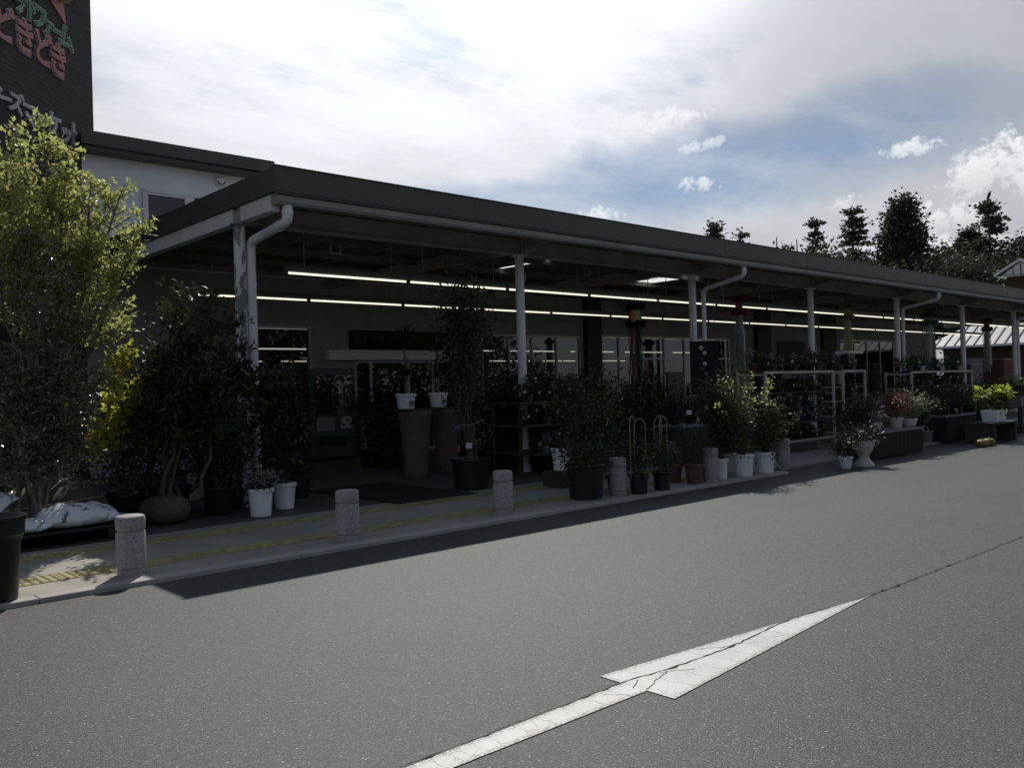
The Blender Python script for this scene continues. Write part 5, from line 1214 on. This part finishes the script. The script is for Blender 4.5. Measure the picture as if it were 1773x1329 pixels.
# posters on the glass
for i, (x0, x1, z0, z1, mt, lab) in enumerate(((18.05, 18.7, 0.95, 1.45, 'paper_white', 'small white poster low on the left of the wide window front'), (20.9, 21.75, 0.55, 1.70, 'grey_plastic', 'large grey poster in the middle of the wide window front'), (21.95, 22.9, 0.5, 1.25, 'paper_white', 'white poster on the pane right of the large grey poster'), (15.4, 16.1, 1.0, 1.35, 'grey_plastic', 'pale notice low in the four-pane window'))):
    m = MB(); m.box(x0, x1, -0.006, 0, z0, z1); o = m.build('poster', mt); o.location = (0, WY-0.016, 0); tag(o, lab, 'poster', 'posters on the shop glass')

# ------------------------------------------------------------------ festival streamers
def streamer(px, ptop, drum, tail, puff, tailmats, lab, y=10.5, rdrum=0.14, dh=0.34, tl=1.25, panels=None, pr=0.11):
    p = yp(px, ptop, y); t = thing('festival_streamer', p, lab, 'streamer', 'paper streamers hanging under the canopy')
    MB().tube([(0, 0, 0.10), (0.0, 0, max(0.12, 3.74-p[2]))], 0.004, 5).build('cord', 'cane', t)
    def ring(z, n=6, r_=rdrum):
        for k in range(n):
            a = 2*math.pi*k/n; c = np.array([r_*math.cos(a), r_*math.sin(a), z]); q = rng.normal(size=(90, 3)); q /= np.linalg.norm(q, axis=1, keepdims=True)
            leaf_mesh('paper_flower', c+q*0.02, q, pr*rng.uniform(0.6, 1.0, 90), 0.028, puff, t)
    ring(0.0)
    if panels:
        n = len(panels)
        for k in range(n):
            m = MB(); a0, a1 = 2*math.pi*k/n, 2*math.pi*(k+1)/n; q = [a0+(a1-a0)*i/4 for i in range(5)]
            m.add([(rdrum*math.cos(a), rdrum*math.sin(a), z) for a in q for z in (-0.05-dh, -0.05)], [(2*i, 2*i+2, 2*i+3, 2*i+1) for i in range(4)], True); m.build('drum_panel', panels[k], t)
    else: MB().lathe([(rdrum*0.8, -0.05-dh), (rdrum*0.8, -0.05)], 16, cap0=False, cap1=False).build('drum', drum, t)
    ring(-0.05-dh)
    n = 22; groups = {}
    for k in range(n):
        mt = tailmats[k*len(tailmats)//n]; a = 2*math.pi*k/n; m = groups.setdefault((mt, k//2), MB()); r0 = rdrum*rng.uniform(0.85, 1.05); l = tl*rng.uniform(0.8, 1.08); row = []; w_ = 0.014
        sd = np.array([-math.sin(a), math.cos(a), 0])
        for i in range(9):
            z = -0.08-dh-l*i/8; sw = 0.018*math.sin(i*0.9+k)+0.03*(i/8)**2
            c = np.array([(r0+sw)*math.cos(a), (r0+sw)*math.sin(a), z]); row += [c-sd*w_, c+sd*w_]
        m.add(row, [(2*i, 2*i+1, 2*i+3, 2*i+2) for i in range(8)])
    for (mt, _), m in groups.items(): m.build('paper_tail', mt, t)
streamer(1099, 532, None, None, 'paper_black', ['paper_black', 'paper_green', 'paper_blue', 'paper_black', 'paper_black', 'paper_blue', 'paper_red', 'paper_black', 'paper_green', 'paper_blue', 'paper_black'], 'rainbow striped paper drum streamer with long coloured tails', y=10.9, rdrum=0.13, dh=0.28, tl=1.2,
         panels=['paper_blue', 'paper_aqua', 'paper_green', 'paper_black', 'paper_purple', 'paper_red', 'paper_orange', 'paper_yellow', 'paper_lime', 'paper_green', 'paper_blue', 'paper_black'], pr=0.085)
streamer(1279, 517, 'paper_rose', None, 'paper_rose', ['paper_aqua', 'paper_white', 'paper_white', 'paper_aqua', 'paper_aqua', 'paper_white', 'paper_aqua'], 'rose-pink flowered streamer with pale grey-blue tails', y=10.4, rdrum=0.10, dh=0.24, tl=1.15, pr=0.085)
streamer(1467, 530, 'paper_straw', None, 'paper_straw', ['paper_straw', 'paper_white', 'paper_straw', 'paper_yellow'], 'straw-yellow flowered streamer with shaggy yellow tails', y=10.4, rdrum=0.10, dh=0.24, tl=1.1, pr=0.085)
streamer(1608, 545, 'paper_aqua', None, 'paper_aqua', ['paper_aqua', 'paper_white', 'paper_aqua'], 'grey-green streamer with a wide curtain of pale tails', y=10.5, rdrum=0.17, dh=0.2, tl=1.5)
streamer(1708, 555, 'paper_rose', None, 'paper_red', ['paper_white', 'paper_straw', 'paper_white'], 'red flowered streamer with white tails before the pale roof', y=10.5, rdrum=0.11, dh=0.24, tl=1.35, pr=0.09)

# ------------------------------------------------------------------ house beyond the canopy end
t = thing('hip_roofed_house', (54.5, 14, 0), 'red-brown house with a pale standing-seam roof and a small roof lantern', 'house')
ya, yb, xe, xr, ze, zr = -2.0, 21.6, 54.0, 61.0, 3.05, 6.6
def hi(o): o.location = (-54.5, -14, 0); return o
m = MB(); m.box(xe+0.9, 69, ya+0.9, yb-0.9, 0, ze+0.15); hi(m.build('wall', 'brown_red_wall', t))
for y in (2, 6, 10, 14, 18): m = MB(); m.box(xe+0.86, xe+0.898, y, y+1.4, 0.9, 2.3); hi(m.build('window', 'window_dark', t))
m = MB(); yi = 5.0
vs = [(xe, ya, ze), (xe, yb, ze), (xr, yb-yi, zr), (xr, ya+yi, zr), (68+xr-61+0, yb, ze), (68, ya, ze)]
m.add(vs, [(0, 3, 2, 1), (1, 2, 4), (4, 2, 3, 5), (0, 5, 3)]); m.add([(xe, ya, ze-0.12), (xe, yb, ze-0.12), (68, yb, ze-0.12), (68, ya, ze-0.12), (xe, ya, ze-0.002), (xe, yb, ze-0.002), (68, yb, ze-0.002), (68, ya, ze-0.002)], [(0, 1, 2, 3), (0, 4, 5, 1), (1, 5, 6, 2), (2, 6, 7, 3), (3, 7, 4, 0)])
rf = hi(m.build('roof', 'pale_roof', t))
m = MB(); y = ya+0.3
while y < yb-0.2:
    kx = min(1.0, (yb-y)/yi, (y-ya)/yi); x1 = xe+(xr-xe)*kx; z1 = ze+(zr-ze)*kx
    m.obox(((xe+x1)/2, y, (ze+z1)/2+0.02), ((x1-xe)/2, 0, (z1-ze)/2), (0, 0.022, 0), (-0.015, 0, 0.03)); y += 0.55
m.build('roof_seams', 'seam_dark', rf)
m = MB(); m.box(xe+3.3, xe+3.42, ya+3, yb-3, ze+3.3*(zr-ze)/(xr-xe)+0.03, ze+3.3*(zr-ze)/(xr-xe)+0.20); m.build('snow_guard', 'seam_dark', rf)
# roof lantern
m = MB(); m.box(58.5, 62.5, 16.1, 18.2, 5.5, 7.31); hi(m.build('lantern_wall', 'brown_red_wall', t))
m = MB(); yy0, yy1, xx0, xx1, zz0, zz1 = 15.7, 18.6, 57.6, 63.4, 7.32, 8.14; ym = 17.15
m.add([(xx0, yy0, zz0), (xx1, yy0, zz0), (xx1, ym, zz1), (xx0, ym, zz1), (xx0, yy1, zz0), (xx1, yy1, zz0), (xx0, yy0, zz0-0.08), (xx1, yy0, zz0-0.08), (xx0, yy1, zz0-0.08), (xx1, yy1, zz0-0.08)], [(0, 1, 2, 3), (3, 2, 5, 4), (0, 6, 7, 1), (4, 5, 9, 8), (6, 8, 9, 7)])
m.box(xx0-0.06, xx0+0.0, yy0, yy0+0.02, zz0-0.08, zz0); 
for sgn, y_e in ((1, yy0), (-1, yy1)):
    m.obox((xx0-0.05, (y_e+ym)/2, (zz0+zz1)/2), (0.04, 0, 0), (0, (ym-y_e)/2, (zz1-zz0)/2), (0, -0.06*(zz1-zz0)/2*sgn*0, 0.08))
lr = hi(m.build('lantern_roof', 'pale_roof', t))
m = MB(); m.add([(xx0+0.06, yy0+0.35, zz0-0.05), (xx0+0.06, yy1-0.35, zz0-0.05), (xx0+0.06, ym, zz1-0.12)], [(0, 1, 2)]); m.build('lantern_gable', 'paper_white', lr)
m = MB()
for k in range(-2, 3): m.box(xx0+0.02, xx0+0.055, ym+0.42*k-0.02, ym+0.42*k+0.02, zz0-0.04, zz1-0.17-abs(k)*0.25)
m.build('gable_slats', 'seam_dark', lr)

# ------------------------------------------------------------------ trees
def far_tree(px, ptop, pbot, dist, wpx, lab, kind='layered', n=2600, group='trees behind the house', lm='leaf_far'):
    n = n*3
    d = ray(px, ptop); h = np.linalg.norm(d[:2]); top = EYE+d*dist/h
    b3 = np.array([top[0], top[1], 0.0]); H = top[2]; rad = wpx/2*dist/FPX
    t = thing('conifer_tree' if kind != 'round' else 'broadleaf_tree', b3, lab, 'tree', group)
    m = MB(); m.tube([(0, 0, 0), (0.05, 0, H*0.5), (0, 0.05, H*0.97)], [0.02*H, 0.012*H, 0.003*H], 7)
    P = []; D = []; zb = H*0.30
    if kind == 'round':
        cl = []
        for _ in range(34):
            q = rng.normal(size=3); q /= np.linalg.norm(q); cl.append(np.array([0, 0, H*0.66])+q*np.array([rad, rad, H*0.31])*rng.uniform(0.5, 1.0))
        for c in cl: m.tube([(0, 0, H*0.45), tuple(c*np.array([.5, .5, 1])), tuple(c)], [0.008*H, 0.004*H, 0.002*H], 4, caps=False)
        for _ in range(n):
            c = cl[rng.integers(len(cl))]; P.append(c+rng.normal(size=3)*rad*0.22); D.append(rng.normal(size=3)+np.array([0, 0, 0.3]))
    else:
        nlev = {'layered': 19, 'dense': 30, 'sparse': 15, 'spruce': 20}[kind]
        for lv in range(nlev):
            k = (lv+rng.uniform(-0.3, 0.3))/nlev; k = min(max(k, 0), 0.985); z = zb+(H-zb)*k
            prof = {'layered': (1-k)**0.75*0.9+0.12, 'dense': (1-k)**0.62*1.0+0.06, 'sparse': (0.95-0.65*k)*(0.7+0.3*math.sin(lv*2.3)), 'spruce': (1-k)**0.9*0.9+0.10}[kind]
            nb = {'layered': 7, 'dense': 10, 'sparse': 5, 'spruce': 7}[kind]
            for b_ in range(nb):
                a = rng.uniform(0, 2*math.pi); l = rad*prof*rng.uniform(0.55, 1.12); rise = {'layered': 0.12, 'dense': 0.35, 'sparse': 0.45, 'spruce': -0.05}[kind]*l
                e = np.array([math.cos(a)*l, math.sin(a)*l, z+rise+rng.normal()*0.1]); s_ = np.array([0, 0, z])
                m.tube([s_, (s_+e)/2+np.array([0, 0, -0.05*l]), e], [0.004*H, 0.0025*H, 0.0008*H], 4, caps=False)
                nn = int(n/(nlev*nb)*(0.5+0.9*l/rad)*(1.0 if kind == 'dense' else 0.62))
                for _ in range(nn):
                    f_ = rng.uniform(0.25, 1.05); P.append(s_+(e-s_)*f_+rng.normal(size=3)*np.array([0.11*rad, 0.11*rad, 0.035*rad if kind != 'dense' else 0.14*rad])); D.append(np.array([math.cos(a), math.sin(a), 0.1])+rng.normal(size=3)*0.6)
    if kind != 'round':
        for _ in range(70): P.append(np.array([0, 0, H*rng.uniform(0.90, 0.99)])+rng.normal(size=3)*np.array([0.07, 0.07, 0.02])*rad); D.append(rng.normal(size=3)+np.array([0, 0, 0.8]))
    m.build('trunk', 'bark', t)
    Ls = 0.0046*dist*rng.uniform(0.5, 1.2, len(P)); leaf_mesh('crown', P, D, Ls, Ls*0.32, lm, t)
far_tree(1238, 388, 0, 92, 74, 'small dark treetop first from the left above the roof edge', 'dense', 1500)
far_tree(1282, 394, 0, 92, 66, 'small loose treetop second from the left above the roof edge', 'sparse', 900)
far_tree(1345, 402, 0, 90, 70, 'short bushy tree at the left of the main tree group', 'round', 1600)
far_tree(1380, 406, 0, 90, 64, 'low rounded tree left of the bare-branched tree', 'round', 1500)
far_tree(1411, 376, 0, 88, 72, 'sparse tree with open branches left of the layered conifer', 'sparse', 1500)
far_tree(1475, 357, 0, 88, 92, 'layered pointed conifer with visible tiers in the middle of the group', 'layered', 2400)
far_tree(1520, 420, 0, 86, 70, 'low tree filling the gap left of the dense cone-shaped tree', 'round', 1500)
far_tree(1562, 350, 0, 84, 122, 'dense dark cone-shaped tree tallest in the middle of the group', 'dense', 6500)
far_tree(1632, 424, 0, 90, 84, 'paler rounded tree right of the dense cone-shaped tree', 'round', 2200, lm='leaf_mid')
far_tree(1676, 398, 0, 86, 72, 'dark tree just left of the tall tiered conifer', 'dense', 3000)
far_tree(1712, 344, 0, 84, 108, 'tall tiered conifer with a bird on its tip', 'spruce', 3000)
far_tree(1758, 408, 0, 84, 90, 'broad dark tree at the right edge of the photo', 'round', 3000)
far_tree(1800, 425, 0, 80, 110, 'dark tree partly beyond the right edge of the photo', 'dense', 3000)
for i, (px, top) in enumerate(((1440, 432), (1500, 438), (1600, 440), (1650, 440), (1705, 430), (1745, 445), (1790, 440))):
    far_tree(px, top, 0, 78+2*(i % 3), 110, f'low dark thicket tree under the {("sparse tree", "layered conifer", "dense cone tree", "paler rounded tree", "tiered conifer", "broad edge tree", "outermost dark tree")[i]}', 'round', 2200, 'low trees behind the house')
# bird on the tip of the conifer
d = ray(1712, 344); d = d/np.linalg.norm(d[:2]); p = EYE+d*84
t = thing('bird', p, 'small dark bird perched on the tip of the tall tiered conifer', 'bird')
m = MB(); m.tube([(-0.30, 0.1, 0.02), (-0.12, 0.03, 0.12), (0.02, 0, 0.25), (0.12, -0.02, 0.42), (0.14, -0.03, 0.52), (0.16, -0.05, 0.60)], [0.02, 0.05, 0.13, 0.13, 0.07, 0.03], 10); m.tube([(0.15, -0.04, 0.57), (0.24, -0.1, 0.60), (0.32, -0.14, 0.58)], [0.07, 0.05, 0.005], 8); m.build('body', 'black_matt', t)
# trees on the far side of the road, mirrored in the shop glass
for i, (x, y, h, w_) in enumerate(((-6, -24, 9, 5), (2, -27, 10, 5.5), (10, -25, 8.5, 5), (18, -28, 10, 6), (27, -26, 9, 5), (37, -27, 11, 6), (48, -28, 10, 6))):
    t = thing('roadside_tree', (x, y, 0), 'rounded green tree on the far side of the car park behind the viewer', 'tree', 'trees behind the viewer')
    m = MB(); m.tube([(0, 0, 0), (0.1, 0, h*0.5)], [0.22, 0.12], 8); m.build('trunk', 'bark', t)
    foliage(t, 'leaf_far', (0, 0, h*0.50), (w_*1.1, w_*0.8, h*0.5), 4200, 0.6, 0.3, 90, name='crown', hollow=0.3)
